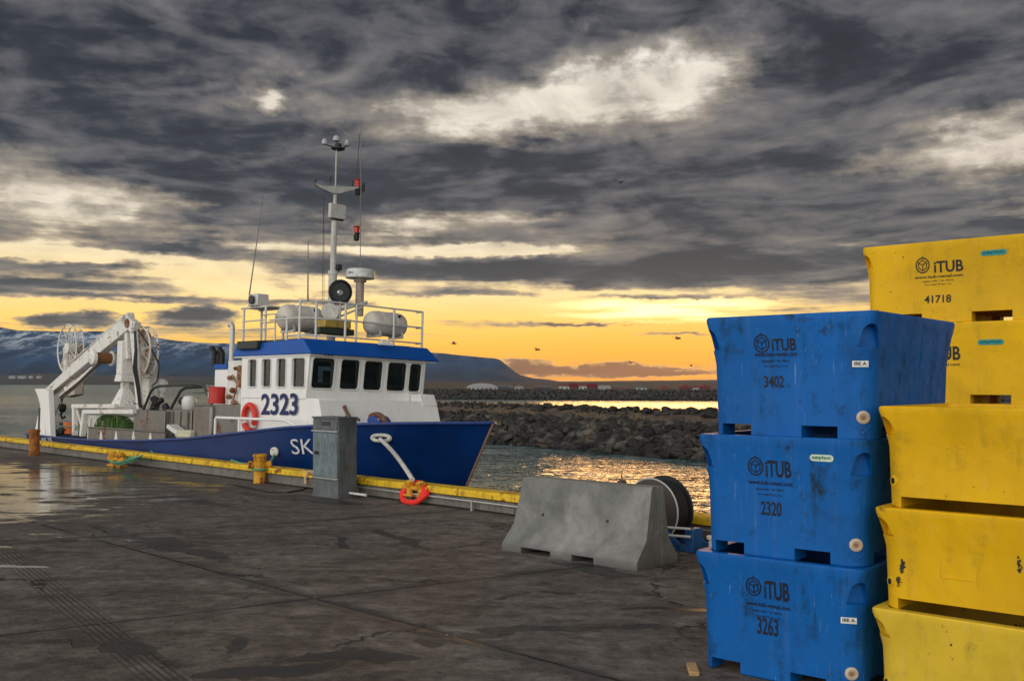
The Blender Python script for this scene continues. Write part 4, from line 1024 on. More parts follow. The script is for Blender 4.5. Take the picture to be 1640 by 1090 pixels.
# scuff decals with their own ragged shape on the middle yellow tub
M_SCUFF = plain('black_scuff', (.03,.026,.02), .8)
def scuff(o, M, H, px, py, w_, h_, seed, n=26):
    p = at(px, py, 1, .045, M); rnd = random.Random(seed); mb = MB()
    for k in range(n):
        cx = rnd.gauss(0, w_/2.4); cz = rnd.gauss(0, h_/2.4); r = rnd.uniform(.002, .009) * (1.2 if abs(cx) < w_/3 else .6)
        pts = [(cx + r*rnd.uniform(.5, 1.1)*math.cos(a*1.047), cz + 1.7*r*rnd.uniform(.5, 1.1)*math.sin(a*1.047), .0003*k/n) for a in range(6)]
        mb.add(pts, [tuple(range(6))])
    s_ = mb.build('scuff_mark', M_SCUFF, smooth=False); s_.parent = o; s_.matrix_local = face_M(p.x, p.z, H)
scuff(fy[1], My[1], .532, 1447, 905, .020, .036, 1, 34); scuff(fy[1], My[1], .532, 1441, 930, .016, .03, 2, 18)
scuff(fy[1], My[1], .532, 1634, 905, .012, .04, 5, 18)
# rear yellow stack of four
SC = 1.07
Mr = [TM(3.39 - .01*k, 9.65 + .01*k, (3 - k) * .755 + .01, -.6 + .5*(k % 2)) @ Matrix.Diagonal((SC, SC, SC, 1)) for k in range(4)]
labs = ['highest yellow fish tub at top right, numbered 41718', 'second tub of the rear yellow stack, partly behind the blue tub', 'third tub of the rear yellow stack, hidden behind the front stacks', 'lowest tub of the rear yellow stack, hidden on the quay behind']
rt = [make_tub(MESH_C, Mr[k], M_TYEL, P0, '', labs[k], YB, None) for k in range(4)]
logo_set(rt[0], Mr[0], P0, 1478, 425, .068, 1496, 1543, 415, 437, 1465, 1542, 444, 1480, 1523, 471, 486, '41718', M_INK)
logo_set(rt[1], Mr[1], P0, 1474, 565, .068, 1492, 1538, 553, 577, 1461, 1538, 585, 1478, 1521, 606, 622, '41702', M_INK) if False else None
a = Mr[1]
def L1(px, py): return at(px, py, 1, .022, Mr[1])
p0 = L1(1490, 577); p1 = L1(1538, 554); flat_text('brand_lettering', 'iTUB', p1.x - p0.x, p1.z - p0.z, M_INK, rt[1], face_M(p0.x, p0.z, P0, p1.z - p0.z), .022)
p0 = L1(1462, 586); p1 = L1(1537, 580); flat_text('web_address', 'www.itub-rental.com', p1.x - p0.x, .024, M_INK, rt[1], face_M(p0.x, p0.z, P0), .018)
p0 = L1(1474, 566); eo = emblem(.068).build('emblem', M_INK, smooth=False); eo.parent = rt[1]; eo.matrix_local = face_M(p0.x, p0.z - .068, P0, .136) @ Matrix.Translation((0, .068, 0))
M_INKG = plain('dark_green_print', (.01,.05,.10), .5)
sticker(rt[0], Mr[0], P0, 1571, 1613, 406, .046, 'sæplast', M_STG, M_INKG)
sticker(rt[1], Mr[1], P0, 1566, 1608, 548, .046, 'sæplast', M_STG, M_INKG)
for k in range(2): drain(rt[k], 1.5, .16, 1., 30)
# timber bearer under the blue stack
tb = MB().box((0, 0, 0), (.06, .20, .03)); tag(tb.build('timber_block', plain('pale_timber', (.42,.27,.12), .8), M=TM(1.04, 5.84, .0, 35), bevel=.006), 'pale timber block on the quay at the foot of the blue stack', 'timber')

# ================================================================== the fishing boat
boat = empty('fishing_boat', MBt, 'blue and white fishing boat numbered 2323 moored along the quay', 'fishing boat')
def BP(b_, nm, mt, par=None, **k):
    o = b_.build(nm, mt, **k); o.parent = par or boat; return o
GW = [(-19.3,.28),(-19.04,.28),(-16.5,.285),(-14.15,.31),(-11.54,.41),(-9.58,.53),(-7.63,.71),(-6.14,.86),(-5.17,.93),(-4,1.0),(-2.79,1.05),(-2,1.06)]
def gw(x): return prof(GW, x)
XS, XB, ZBOT = -19.04, -8.6, -2.3
def stem(z): return -2.79 - .57 * (1.05 - z) - (.35 * max(0, -1.0 - z))
def hb(x, z):
    g = gw(x); q = max(0, min(1, (z - ZBOT) / (g - ZBOT)))
    mid = 1.95 * (.80 + .20 * q ** .6)
    if x < -15: mid *= 1 - .10 * ((-15 - x) / 4) ** 2
    xs_ = stem(z)
    if x > XB:
        u_ = min(1, (x - XB) / (xs_ - XB)); p = 1.7 + 1.9 * q ** 1.5
        mid *= max(0, 1 - u_ ** p)
    return mid
def hull_pt(px, py, off=.0):
    y = -1.9; p = None
    for _ in range(25):
        p = B(px, py, y); y = y * .5 - .5 * (hb(p.x, p.z) + off)
    return p
# hull shell: stations along x, rows in height
NX, NZ = 90, 22
def row_x(i, z):
    f = i / NX; xs_ = stem(z); f2 = 1 - (1 - f) ** 1.6
    return XS + (xs_ - XS) * f2
hm = MB(); vs = []
for sgn in (-1, 1):
    for i in range(NX + 1):
        for j in range(NZ + 1):
            q = j / NZ; x = row_x(i, 0); zt2 = gw(x); z = ZBOT + (zt2 - ZBOT) * q
            x = row_x(i, z); zt2 = gw(x); z = ZBOT + (zt2 - ZBOT) * q
            y = hb(x, z) if i < NX else 0
            y += mnoise.noise(Vector((x * 1.1, z * 1.3, 3))) * .008 if 0 < i < NX else 0
            vs.append((x, sgn * y, z))
o1 = (NX + 1) * (NZ + 1); fs = []
for s_ in range(2):
    for i in range(NX):
        for j in range(NZ):
            a = s_*o1 + i*(NZ+1) + j; fs.append((a, a+NZ+1, a+NZ+2, a+1))
for j in range(NZ): fs.append((j, j+1, o1+j+1, o1+j))
hm.add(vs, fs)
hull = hm.build('hull', M_NAVY, ang=60)
bm = bmesh.new(); bm.from_mesh(hull.data); bmesh.ops.remove_doubles(bm, verts=bm.verts, dist=.002); bmesh.ops.recalc_face_normals(bm, faces=bm.faces); bm.to_mesh(hull.data); bm.free()
hull.parent = boat
# bulwark inside, capping rail, deck
def edge_pts(off, dz, sgn, n=80, x0=XS, x1=None):
    P = []; x1 = x1 if x1 is not None else stem(1.05) - .01
    for i in range(n + 1):
        f = i / n; x = x0 + (min(x1, stem(gw(x0) if False else 1.05 + min(dz, 0)) - .02) - x0) * (1 - (1 - f) ** 1.6); z = gw(x) + dz; P.append((x, sgn * max(0.0, hb(x, z) + off), z))
    return P
rail = MB(); rail.tube(edge_pts(.012, .005, -1) + edge_pts(.012, .005, 1)[::-1], .028, 8); rail.tube([(XS, -1.72, .285), (XS, 1.72, .285)], .028, 8)
BP(rail, 'gunwale_rail', paint('gunwale_paint', (.010,.045,.21), .4, .4, (.18,.09,.04), scale=3), hull)
stm = MB(); stm.tube([(stem(z) + .012, 0, z) for z in np.linspace(1.05, -2.0, 16)], .022, 8); BP(stm, 'stem_bar', paint('rim_lit_stem_paint', (.30,.16,.09), .5, .7, (.05,.05,.09), scale=5), hull)  # orange rim light along the stem put into the bar's colour
bw = MB(); Ls, Rs = edge_pts(-.05, -.02, -1), edge_pts(-.05, -.02, 1); Ld, Rd = edge_pts(-.06, -.40, -1), edge_pts(-.06, -.40, 1); n_ = len(Ls)
bw.add(Ls + Ld, [(i, i+1, n_+i+1, n_+i) for i in range(n_-1)]); bw.add(Rs + Rd, [(i, i+1, n_+i+1, n_+i) for i in range(n_-1)])
bw.add([Ls[0], Rs[0], Ld[0], Rd[0]], [(0, 1, 3, 2)])
BP(bw, 'bulwark', M_WHITED)
dk = MB(); dk.add(Ld + Rd, [(i, i+1, n_+i+1, n_+i) for i in range(n_-1)]); BP(dk, 'deck', paint('green_grey_deck', (.09,.11,.10), .7, .6))
# belts / rubbing strake
# lettering on the hull
def hull_text(body, px0, px1, ybot, ytop, mat, bold, nm):
    a = hull_pt(px0, ybot, .02); b_ = hull_pt(px1, ybot, .02); c = hull_pt(px0, ytop, .02)
    me = fit_text(body, (b_ - a).length, (c - a).length, bold)
    M = frame(a + Vector((0, -.012, 0)), b_ - a, (c - a) - (b_ - a).normalized() * (c - a).dot((b_ - a).normalized()))
    return text_obj(nm, me, mat, hull, M)
M_LET = plain('white_lettering', (.62,.63,.66), .5); M_NUM = plain('blue_number_paint', (.002,.012,.10), .6)
hull_text('SK', 469, 505, 727, 703, M_LET, .0, 'registration_letters')
hull_text('RE 25', 68, 84, 709, 701, M_LET, .01, 'stern_letters')
# fairleads
M_FL = plain('pale_fairlead', (.60,.58,.52), .5)
f1 = hull_pt(612, 701, .01); f2 = hull_pt(441, 723, .01)
def oval(p, rx, rz):
    m = MB(); pts = [(p.x + rx * (abs(math.cos(a)) ** .7) * (1 if math.cos(a) > 0 else -1), p.y - .02, p.z + rz * math.sin(a)) for a in np.linspace(0, 2*math.pi, 28, endpoint=False)]
    m.tube(pts, .030, 8, closed=True); return m
# follow the hull slope along x
def tilt(m, p, px):
    a = hull_pt(px - 12, 701, .01) if px > 500 else hull_pt(px - 5, 723, .01); b_ = hull_pt(px + 12, 701, .01) if px > 500 else hull_pt(px + 5, 723, .01)
    k = (b_.y - a.y) / (b_.x - a.x)
    m.v = [(v[0], v[1] + k * (v[0] - p.x), v[2]) for v in m.v]; return m
fl = BP(tilt(oval(f1, .13, .05), f1, 612), 'fairlead', M_FL, hull)
BP(tilt(MB().lathe([(.15,0),(.15,.012)], origin=(f1.x, f1.y - .01, f1.z), axis='y', n=24), f1, 612), 'fairlead_plate', M_FL, fl) if False else None
BP(tilt(oval(f2, .07, .055), f2, 441), 'fairlead', M_FL, hull)
cap2 = BP(tilt(MB().lathe([(.07,-.03),(.07,.0)], origin=(f2.x, f2.y, f2.z), axis='y', n=20), f2, 441), 'hawse_plug', M_FL, hull)
# mooring ropes from the boat (things of their own)
W1 = MBt @ Vector((f1.x, f1.y - .04, f1.z - .02)); E1 = MQ @ Vector((c2.x - .06, c2.y, .34))
tag(MB().tube(sag(W1, E1, -.05), .034, 10).build('mooring_rope', M_ROPEW), 'thick white rope running down from the bow fairlead to the red coil', 'rope', 'mooring ropes')
W2 = MBt @ Vector((f2.x, f2.y - .02, f2.z - .04)); E2 = MQ @ Vector((b1.x + .05, b1.y + .1, .27))
rp = MB(); rp.tube(sag(W2, E2, .02), .022, 8); E3 = at(372, 745, 1, .18, MQ); rp.tube(sag(E2, MQ @ Vector((E3.x, .16, .30)), .03), .018, 8)
rp.tube([MQ @ Vector((b1.x + .14*math.cos(a), b1.y - .02 + .14*math.sin(a), .24)) for a in np.linspace(0, 6.28, 20, endpoint=False)], .020, 6, closed=True)
tag(rp.build('mooring_rope', M_ROPEG), 'green rope from the small round fairlead to the rusty yellow bollard', 'rope', 'mooring ropes')

# --- deckhouse and wheelhouse -------------------------------------------------
X0, X1 = -8.42, -6.15; Y0, Y1 = -1.45, 1.27
zW0, zW1 = 1.38, 2.22
# lower house (forward step)
lh = MB(); fz = 1.395
fx_t, fx_b = -5.78, -5.42
pr = [(X0, Y0 + .01, .35), (fx_b, Y0 + .01, .35), (fx_t, Y0 + .01, fz), (X0, Y0 + .01, fz)]
lh.prism(pr, (0, Y1 - Y0 + .06, 0)); BP(lh, 'deckhouse', M_WHITE, bevel=.025)
# raised box at the right end of the step
rb = MB(); a_ = Bx(683, 630, -5.9); rb.prism([(-6.1, .93, 1.3), (-5.735, .93, 1.3), (-5.84, .93, 1.54), (-6.1, .93, 1.54)], (0, .39, 0)); BP(rb, 'deckhouse_locker', M_WHITE, bevel=.02)
# wheelhouse shell with real window openings
wh = MB(); Lf = .09
o_ = [(X0, Y0, zW0 + .004), (X1, Y0, zW0 + .004), (X1, Y1, zW0 + .004), (X0, Y1, zW0 + .004), (X0, Y0, zW1), (X1 + Lf, Y0, zW1), (X1 + Lf, Y1, zW1), (X0, Y1, zW1)]
wh.add(o_, [(0,3,2,1),(4,5,6,7),(0,1,5,4),(1,2,6,5),(2,3,7,6),(3,0,4,7)])
wo = wh.build('wheelhouse', M_WHITE, smooth=False)
th = .05
cv_ = MB(); cv_.box((X0 + th, Y0 + th, zW0 + .03), (X1 - th, Y1 - th, zW1 - .03)); cuts = [cv_.build('c', M_WHITE, smooth=False)]
side = [(398, 411), (420, 434), (443.5, 458), (468, 488.5)]
frontw = [(499.5, 534), (545, 574), (582.5, 611), (620, 649), (655, 673)]
zs0, zs1 = 1.60, 2.12
panes = []
def rrect(a0, a1, b0, b1, r, n=4):
    P = []
    for (ca, cb, s0) in ((a1 - r, b0 + r, -90), (a1 - r, b1 - r, 0), (a0 + r, b1 - r, 90), (a0 + r, b0 + r, 180)):
        for k in range(n + 1): q = R_(s0 + 90*k/n); P.append((ca + r*math.cos(q), cb + r*math.sin(q)))
    return P
sidew = []
for (p0, p1) in side:
    a = B(p0, 600, Y0).x; b_ = B(p1, 600, Y0).x; sidew.append((a, b_))
    pts = [(x, Y0 - .2, z) for x, z in rrect(a, b_, zs0, zs1, .05)]; cuts.append(MB().prism(pts, (0, 3.2, 0)).build('c', M_WHITE, smooth=False))
fr = []
for (p0, p1) in frontw:
    a = Bx(p0, 600, X1 + .045).y; b_ = Bx(p1, 600, X1 + .045).y; fr.append((a, b_))
    pts = [(X1 - .25, y, z) for y, z in rrect(a, b_, zs0 - .01, zs1 + .01, .06)]; cuts.append(MB().prism(pts, (.5, 0, 0)).build('c', M_WHITE, smooth=False))
for yy in ((-.9, -.3), (.2, .9)):
    pts = [(X0 - .2, y, z) for y, z in rrect(yy[0], yy[1], 1.66, 2.08, .05)]; cuts.append(MB().prism(pts, (.5, 0, 0)).build('c', M_WHITE, smooth=False))
boolean(wo, cuts); wo.parent = boat
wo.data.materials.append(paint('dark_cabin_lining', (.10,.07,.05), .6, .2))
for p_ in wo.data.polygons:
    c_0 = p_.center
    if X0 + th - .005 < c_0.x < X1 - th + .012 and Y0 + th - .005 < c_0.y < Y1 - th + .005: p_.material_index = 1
md = wo.modifiers.new('bevel', 'BEVEL'); md.width = .008; md.segments = 2; md.limit_method = 'ANGLE'; md.angle_limit = R_(50)
# glass
gm, gt, gb = newmat('window_glass'); gt.t.nodes.remove(gb)
tr = gt.n('ShaderNodeBsdfTransparent'); tr.inputs[0].default_value = (.58,.62,.62,1); gl = gt.n('ShaderNodeBsdfGlossy'); gl.inputs['Roughness'].default_value = .02
fz_ = gt.n('ShaderNodeFresnel'); fz_.inputs[0].default_value = 1.5; mx = gt.n('ShaderNodeMixShader'); gt.L.new(gt.m('MULTIPLY', fz_.outputs[0], 1.0, clamp=True), mx.inputs[0]); gt.L.new(tr.outputs[0], mx.inputs[1]); gt.L.new(gl.outputs[0], mx.inputs[2])
gt.L.new(mx.outputs[0], [n for n in gm.node_tree.nodes if n.type == 'OUTPUT_MATERIAL'][0].inputs[0])
M_FRAME = paint('white_window_frame', (.70,.70,.68), .4, .3, streak=False)
M_GASK = plain('rubber_gasket', (.02,.02,.02), .6)
for (a, b_) in sidew:
    pts = rrect(a, b_, zs0, zs1, .05)
    w_ = BP(MB().prism([(x, Y0 + .03, z) for x, z in pts], (0, .006, 0)), 'window', gm, smooth=False)
    BP(MB().tube([(x, Y0 - .004, z) for x, z in rrect(a - .012, b_ + .012, zs0 - .012, zs1 + .012, .06)], .016, 6, closed=True), 'window_frame', M_FRAME, w_)
    w2 = BP(MB().prism([(x, Y1 - .035, z) for x, z in pts], (0, .006, 0)), 'window', gm, smooth=False)
for (a, b_) in fr:
    pts = rrect(a, b_, zs0 - .01, zs1 + .01, .06); sl_ = Lf / (zW1 - zW0)
    w_ = BP(MB().prism([(X1 + (z - zW0) * sl_ - .03, y, z) for y, z in pts], (.006, 0, 0)), 'window', gm, smooth=False)
    BP(MB().tube([(X1 + (z - zW0) * sl_ + .006, y, z) for y, z in rrect(a - .018, b_ + .018, zs0 - .028, zs1 + .028, .075)], .019, 6, closed=True), 'window_frame', M_FRAME, w_)
    BP(MB().tube([(X1 + (z - zW0) * sl_ - .012, y, z) for y, z in rrect(a + .006, b_ - .006, zs0 - .004, zs1 + .004, .06)], .010, 6, closed=True), 'gasket', M_GASK, w_)
# wipers on the front windows
wp = MB()
for (a, b_) in fr[:4]:
    wp.tube([(X1 + .115, (a+b_)/2, zs1 + .05), (X1 + .10, (a+b_)/2 + .05, zs0 + .22)], .006, 5); wp.bar((X1 + .085, (a+b_)/2 + .045, zs0 + .10), (X1 + .105, (a+b_)/2 + .055, zs0 + .38), .008, .012)
# inside: console, wheel chair, ceiling lining
M_INT = plain('dark_interior', (.12,.10,.085), .6); M_INT2 = plain('brown_interior_panel', (.22,.12,.06), .5)
it = MB(); it.box((X1 - .50, Y0 + .2, zW0 + .04), (X1 - .12, Y1 - .2, zs0 + .10)); BP(it, 'console', M_INT)
it = MB(); it.box((X1 - .30, -.9, zs0 + .06), (X1 - .26, -.5, zs0 + .32)); it.box((X1 - .30, -.3, zs0 + .06), (X1 - .26, .05, zs0 + .30)); it.box((X1 - .30, .3, zs0 + .06), (X1 - .26, .7, zs0 + .30)); BP(it, 'screen_housing', M_DARK)
for (cy, cx) in ((-.75, -6.95), (.6, -6.9)):
    it = MB(); it.box((cx - .2, cy - .2, 1.62), (cx + .2, cy + .2, 1.70)); it.box((cx - .22, cy - .19, 1.70), (cx - .15, cy + .19, 2.06)); it.tube([(cx, cy, 1.4), (cx, cy, 1.62)], .04, 8); BP(it, 'helm_seat', M_DARK, bevel=.01)
it = MB(); it.box((X0 + .06, Y0 + .06, zW1 - .035), (X1 - .06, Y1 - .06, zW1 - .031)); it.box((X0 + .055, .55, zW0 + .035), (X0 + .5, 1.2, 2.0)); BP(it, 'interior_lining', M_INT2)
# blue visor roof: slanted band all round
za, zb_ = 2.19, 2.47
rx0, rx1 = X0 - .30, X1 + .22; ry0, ry1 = Y0 - .06, Y1 + .26
tx0, tx1 = X0 - .28, X1 + .02; ty0, ty1 = Y0 + .0, Y1 + .16
def zroof(x, base): return base + .035 * (x - X0) / (X1 - X0)
rf = MB(); b4 = [(rx0, ry0 + .02, za), (rx1, ry0, za + .01), (rx1 + .03, (ry0+ry1)/2, za + .012), (rx1, ry1, za + .01), (rx0, ry1, za)]
t4 = [(tx0, ty0 + .02, zb_ - .05), (tx1 - .16, ty0, zb_ + .01), (tx1 - .02, (ty0+ty1)/2, zb_ + .012), (tx1 - .10, ty1, zb_), (tx0, ty1, zb_ - .05)]
rf.add(b4 + t4, [(4,3,2,1,0),(5,6,7,8,9),(0,1,6,5),(1,2,7,6),(2,3,8,7),(3,4,9,8),(4,0,5,9)])
BP(rf, 'visor_roof', M_BLUEV, bevel=.012)
sf = MB(); sf.box((X0 - .25, Y0 - .03, za - .022), (X1 + .16, Y1 + .2, za - .004)); BP(sf, 'soffit', M_WHITE)
rt_ = MB(); rt_.box((X0 - .2, Y0 + .12, zb_ - .02), (X1 - .35, Y1 - .05, zb_ + .03)); BP(rt_, 'roof_deck', plain('dark_roof_mat', (.06,.065,.05), .8), bevel=.01)
# big number
n0 = B(418, 664, Y0); n1_ = B(478, 663, Y0); n2_ = B(418, 630, Y0)
me = fit_text('2323', n1_.x - n0.x, (n2_.z - n0.z), .022)
text_obj('boat_number', me, M_NUM, boat, frame((n0.x, Y0 - .004, n0.z), (1, 0, (n1_.z - n0.z) / (n1_.x - n0.x)), (0, 0, 1)))
# small door outline on the aft part of the side wall and rivet line
sd2 = MB(); sd2.box((X0 + .02, Y0 - .006, .5), (X0 + .09, Y0 + .01, 1.37)); BP(sd2, 'corner_trim', M_WHITE)
# camera fittings above the front window
cf = MB(); c0_ = Bx(524, 569, X1 + .12)
for d in (-.07, 0, .07): cf.lathe([(.008,-.03),(.02,-.02),(.024,.02),(.01,.03)], origin=(X1 + .16, c0_.y + d, c0_.z + .02), axis=(1,0,-.4), n=10)
BP(cf, 'camera_cluster', M_DARK)
# floodlight pair on the visor
flp = Bx(615, 547, X1 + .12); fm = MB()
fm.prism([(flp.x, flp.y - .15, flp.z - .01), (flp.x + .11, flp.y - .17, flp.z - .05), (flp.x + .11, flp.y - .17, flp.z - .07), (flp.x, flp.y - .15, flp.z - .06)], (0, .32, 0))
fm.lathe([(.02,0),(.045,.03),(.045,.06)], origin=(flp.x, flp.y - .06, flp.z + .01), axis=(1,0,-.3), n=12); fm.lathe([(.02,0),(.045,.03),(.045,.06)], origin=(flp.x, flp.y + .06, flp.z + .01), axis=(1,0,-.3), n=12)
BP(fm, 'floodlight', M_WHITE)
# --- roof railing --------------------------------------------------------------
zr0 = zb_ + .0
def rl(px, py, x=None, y=None): return Bx(px, py, x) if x is not None else B(px, py, y)
RY0, RY1 = Y0 + .10, Y1 + .05; RXf = X1 - .12
cl = B(481, 481, RY0); ztr = cl.z
RXc = cl.x
def rail_run(z, r, a=None):
    return [(-8.0, RY0, z), (RXc - .12, RY0, z), (RXf - .03, RY0 + .05, z), (RXf, RY0 + .2, z), (RXf, RY1, z)]
M_RAIL = M_ALU
rail = MB()
zt3 = ztr; zm = ztr - (ztr - zr0) * .44; zl = zr0 + .09
RXc2 = RXc
corner = [(RXc2, RY0), (RXc2 + .05, RY0 + .02), (RXf - .1, RY0 + .30), (RXf, RY0 + .55), (RXf, RY1)]
for z, s0 in ((zt3, RXc2), (zm, -7.6), (zl, -7.0)):
    rail.tube(([(s0, RY0, z)] if s0 < RXc2 - .01 else []) + [(x, y, z) for x, y in corner] + [(RXf - .25, RY1 + .05, z)], .017, 8)
BP(rail, 'railing_rail', M_RAIL)
post = MB()
for (x, y) in [(-7.0, RY0), (RXc2, RY0), ((RXc2 + RXf)/2 + .02, RY0 + .24), (RXf, -.55), (RXf, -.30), (RXf, .60), (RXf, RY1)]:
    post = MB(); post.tube([(x, y, zr0 - .02), (x, y, zt3 if x > -6.99 else zm)], .024, 8); BP(post, 'railing_post', M_RAIL)
# aft part: light tower on posts, with a lower rail
tl = B(391, 494, RY0 + .1); tr_ = B(426, 491, RY0 + .1)
tw = MB()
for x in (tl.x, tr_.x): 
    for y in (RY0 + .1, RY0 + .5): tw.tube([(x, y, zr0 - .1), (x, y, tl.z)], .024, 8)
for y in (RY0 + .1, RY0 + .5):
    tw.tube([(tl.x - .1, y, tl.z), (tr_.x + .08, y, tl.z)], .022, 8); tw.tube([(tl.x - .05, y, tl.z - .26), (tr_.x + .02, y, tl.z - .26)], .014, 8)
tw.bar((tl.x - .05, RY0 + .3, tl.z + .01), (tr_.x + .05, RY0 + .3, tl.z + .01), .44, .015)
BP(tw, 'light_tower', M_RAIL)
rr2 = MB(); p9 = B(440, 502, RY0)
rr2.tube([(tr_.x, RY0 + .05, p9.z), (p9.x, RY0 + .02, p9.z), (p9.x, RY0 + .02, zr0)], .017, 8); rr2.tube([(tl.x - .15, RY0 + .05, p9.z - .26), (p9.x, RY0 + .02, p9.z - .28)], .012, 8)
BP(rr2, 'railing_rail', M_RAIL)
# work light box on the tower
wb = MB(); q0 = B(410, 482, RY0 + .1); wb.box((q0.x - .17, RY0 + .02, tl.z + .02), (q0.x + .18, RY0 + .28, tl.z + .26)); lb = BP(wb, 'work_light', M_ALU, bevel=.02)
BP(MB().lathe([(.02,0),(.085,.02),(.09,.05),(.07,.055)], origin=(q0.x + .02, RY0 + .02, tl.z + .14), axis=(0,-1,0), n=18), 'lamp_lens', M_DARK, lb)
# black vent box at the aft corner of the visor
bb = MB(); a1_ = B(384, 560, Y0 - .04); a2_ = B(416, 545, Y0 - .04); bb.box((a1_.x - .02, Y0 - .10, a1_.z), (a2_.x, Y0 + .2, a2_.z)); BP(bb, 'vent_box', plain('black_green_box', (.012,.02,.016), .5), bevel=.015)
# exhaust stack pipe left of the wheelhouse
e0 = B(371, 570, -1.0); e1 = B(371, 519, -1.0)
BP(MB().tube([(e0.x, -1.0, e0.z - .5), (e0.x, -1.0, e1.z - .1), (e0.x - .01, -1.0, e1.z - .03), (e0.x - .05, -1.0, e1.z), (e0.x - .12, -1.0, e1.z - .02)], .055, 12), 'exhaust_pipe', M_ALU)

# casing aft of the wheelhouse -------------------------------------------------
ca = B(342, 650, -.9); cb = B(388, 583, -.9)
m1 = B(362, 650, -.9)
cs = MB(); cs.box((ca.x, -.9, .5), (m1.x + .05, -.2, B(350, 591, -.9).z)); BP(cs, 'engine_casing', M_WHITE, bevel=.02)
cs = MB(); cs.box((ca.x - .02, -.92, B(350, 591, -.9).z), (m1.x + .02, -.18, B(350, 583, -.9).z)); BP(cs, 'casing_cap', M_BLUEV, bevel=.01)
ex = MB(); x_ = B(343, 580, -.7)
for (dx_, h_, r_) in ((0, .42, .06), (.12, .40, .06), (.06, .30, .05)): ex.tube([(x_.x + dx_, -.7 + dx_, x_.z - .1), (x_.x + dx_, -.7 + dx_, x_.z + h_ * .55), (x_.x + dx_ - .12, -.7 + dx_, x_.z + h_ * .75)], r_, 10)
BP(ex, 'exhaust_outlet', M_BLACK)
cs = MB(); m2 = B(364, 600, -1.1); m3_ = B(387, 600, -1.1); cs.box((m2.x, -1.1, .5), (X0 + .02, .3, B(370, 577, -1.1).z)); BP(cs, 'companionway', M_WHITED, bevel=.03)
cs = MB(); 
for (px, py, r) in ((372, 605, .05), (376, 625, .06), (370, 635, .05), (382, 590, .04), (378, 645, .06)):
    p = B(px, py, -1.12); cs.lathe([(r*.5,-.03),(r,0),(r,.06),(r*.6,.08)], origin=(p.x, -1.2, p.z), axis='y', n=12)
cs.tube([B(372, 600, -1.15), B(380, 615, -1.17), B(374, 640, -1.15), B(384, 650, -1.15)], .018, 6); cs.tube([B(384, 585, -1.15), B(383, 620, -1.15)], .05, 8)
BP(cs, 'pipe_fittings', paint('rusty_fittings', (.40,.22,.12), .6, .6, rust=.45, scale=6))
lx = B(372, 655, -1.2); cs = MB(); cs.box((lx.x - .05, -1.35, lx.z - .25), (X0, -.9, lx.z + .04)); BP(cs, 'white_locker', M_WHITE, bevel=.03)
# white hand rail over the bulwark beside the wheelhouse
hr = MB(); yR = -1.80
p0 = B(345, 668, yR); p1 = B(460, 667, yR); p2 = B(474, 678, yR); zq = p0.z
hr.tube([(p0.x, yR, zq - .45), (p0.x, yR, zq - .03), (p0.x + .04, yR, zq), (p1.x - .1, yR, zq + .01), (p1.x + .06, yR, zq - .02), (p2.x - .03, yR, zq - .07), (p2.x, yR, gw(p2.x) + .0)], .026, 10)
for px in (383,): pz = B(px, 668, yR); hr.tube([(pz.x, yR, zq - .4), (pz.x, yR, zq)], .022, 8)
BP(hr, 'hand_rail', M_WHITE)
# foredeck windlass, rope coils
wd = MB(); wc = B(592, 690, -.5); 
M_WIND = paint('rusty_blue_windlass', (.16,.11,.09), .6, .7, rust=.6, scale=5)
wl0 = MB(); wl0.tube([(wc.x + .33*math.cos(a), -.35, wc.z + .30*math.sin(a)) for a in np.linspace(0, math.pi, 18)], .055, 10); wlo = BP(wl0, 'windlass_hoop', M_WIND)
BP(MB().lathe([(.22,-.14),(.12,-.12),(.12,.12),(.22,.14)], origin=(wc.x, -.3, wc.z + .06), axis='y', n=24), 'windlass_drum', plain('drum_blue', (.03,.08,.35), .5))
ak = MB(); a0_ = B(560, 668, -.9); a1_ = B(551, 651, -.9); a2_ = B(548, 664, -.9)
ak.tube([a0_ - Vector((0,0,.2)), a0_, a1_.lerp(a0_, .4), a1_], [.03,.035,.03,.045], 8); ak.tube([a0_, a2_], .018, 6); ak.tube([a0_, B(575, 672, -.9)], .03, 6)
BP(ak, 'anchor_davit', M_WIND)
# --- mast ------------------------------------------------------------------------
yM = -.10
mb0 = B(530, 545, yM); m400 = B(531, 430, yM); m350 = B(537, 345, yM); m300 = B(538, 300, yM); mtop = B(541, 240, yM)
xM = mb0.x
ms = MB(); mz = lambda py: B(533, py, yM).z
ms.tube([(xM, yM, zb_ - .05), (xM, yM, mz(438))], .085, 14); ms.tube([(xM, yM, mz(440)), (xM, yM, mz(434))], .10, 14); ms.tube([(xM, yM, mz(436)), (xM, yM, mz(355))], .060, 12); ms.tube([(xM, yM, mz(357)), (xM, yM, mz(300))], .035, 10); ms.tube([(xM, yM, mz(302)), (xM, yM, mz(240))], .016, 8)
M_MAST = paint('weathered_mast_paint', (.55,.54,.51), .5, .45, (.2,.15,.1), scale=3)
mast = BP(ms, 'mast', M_MAST)
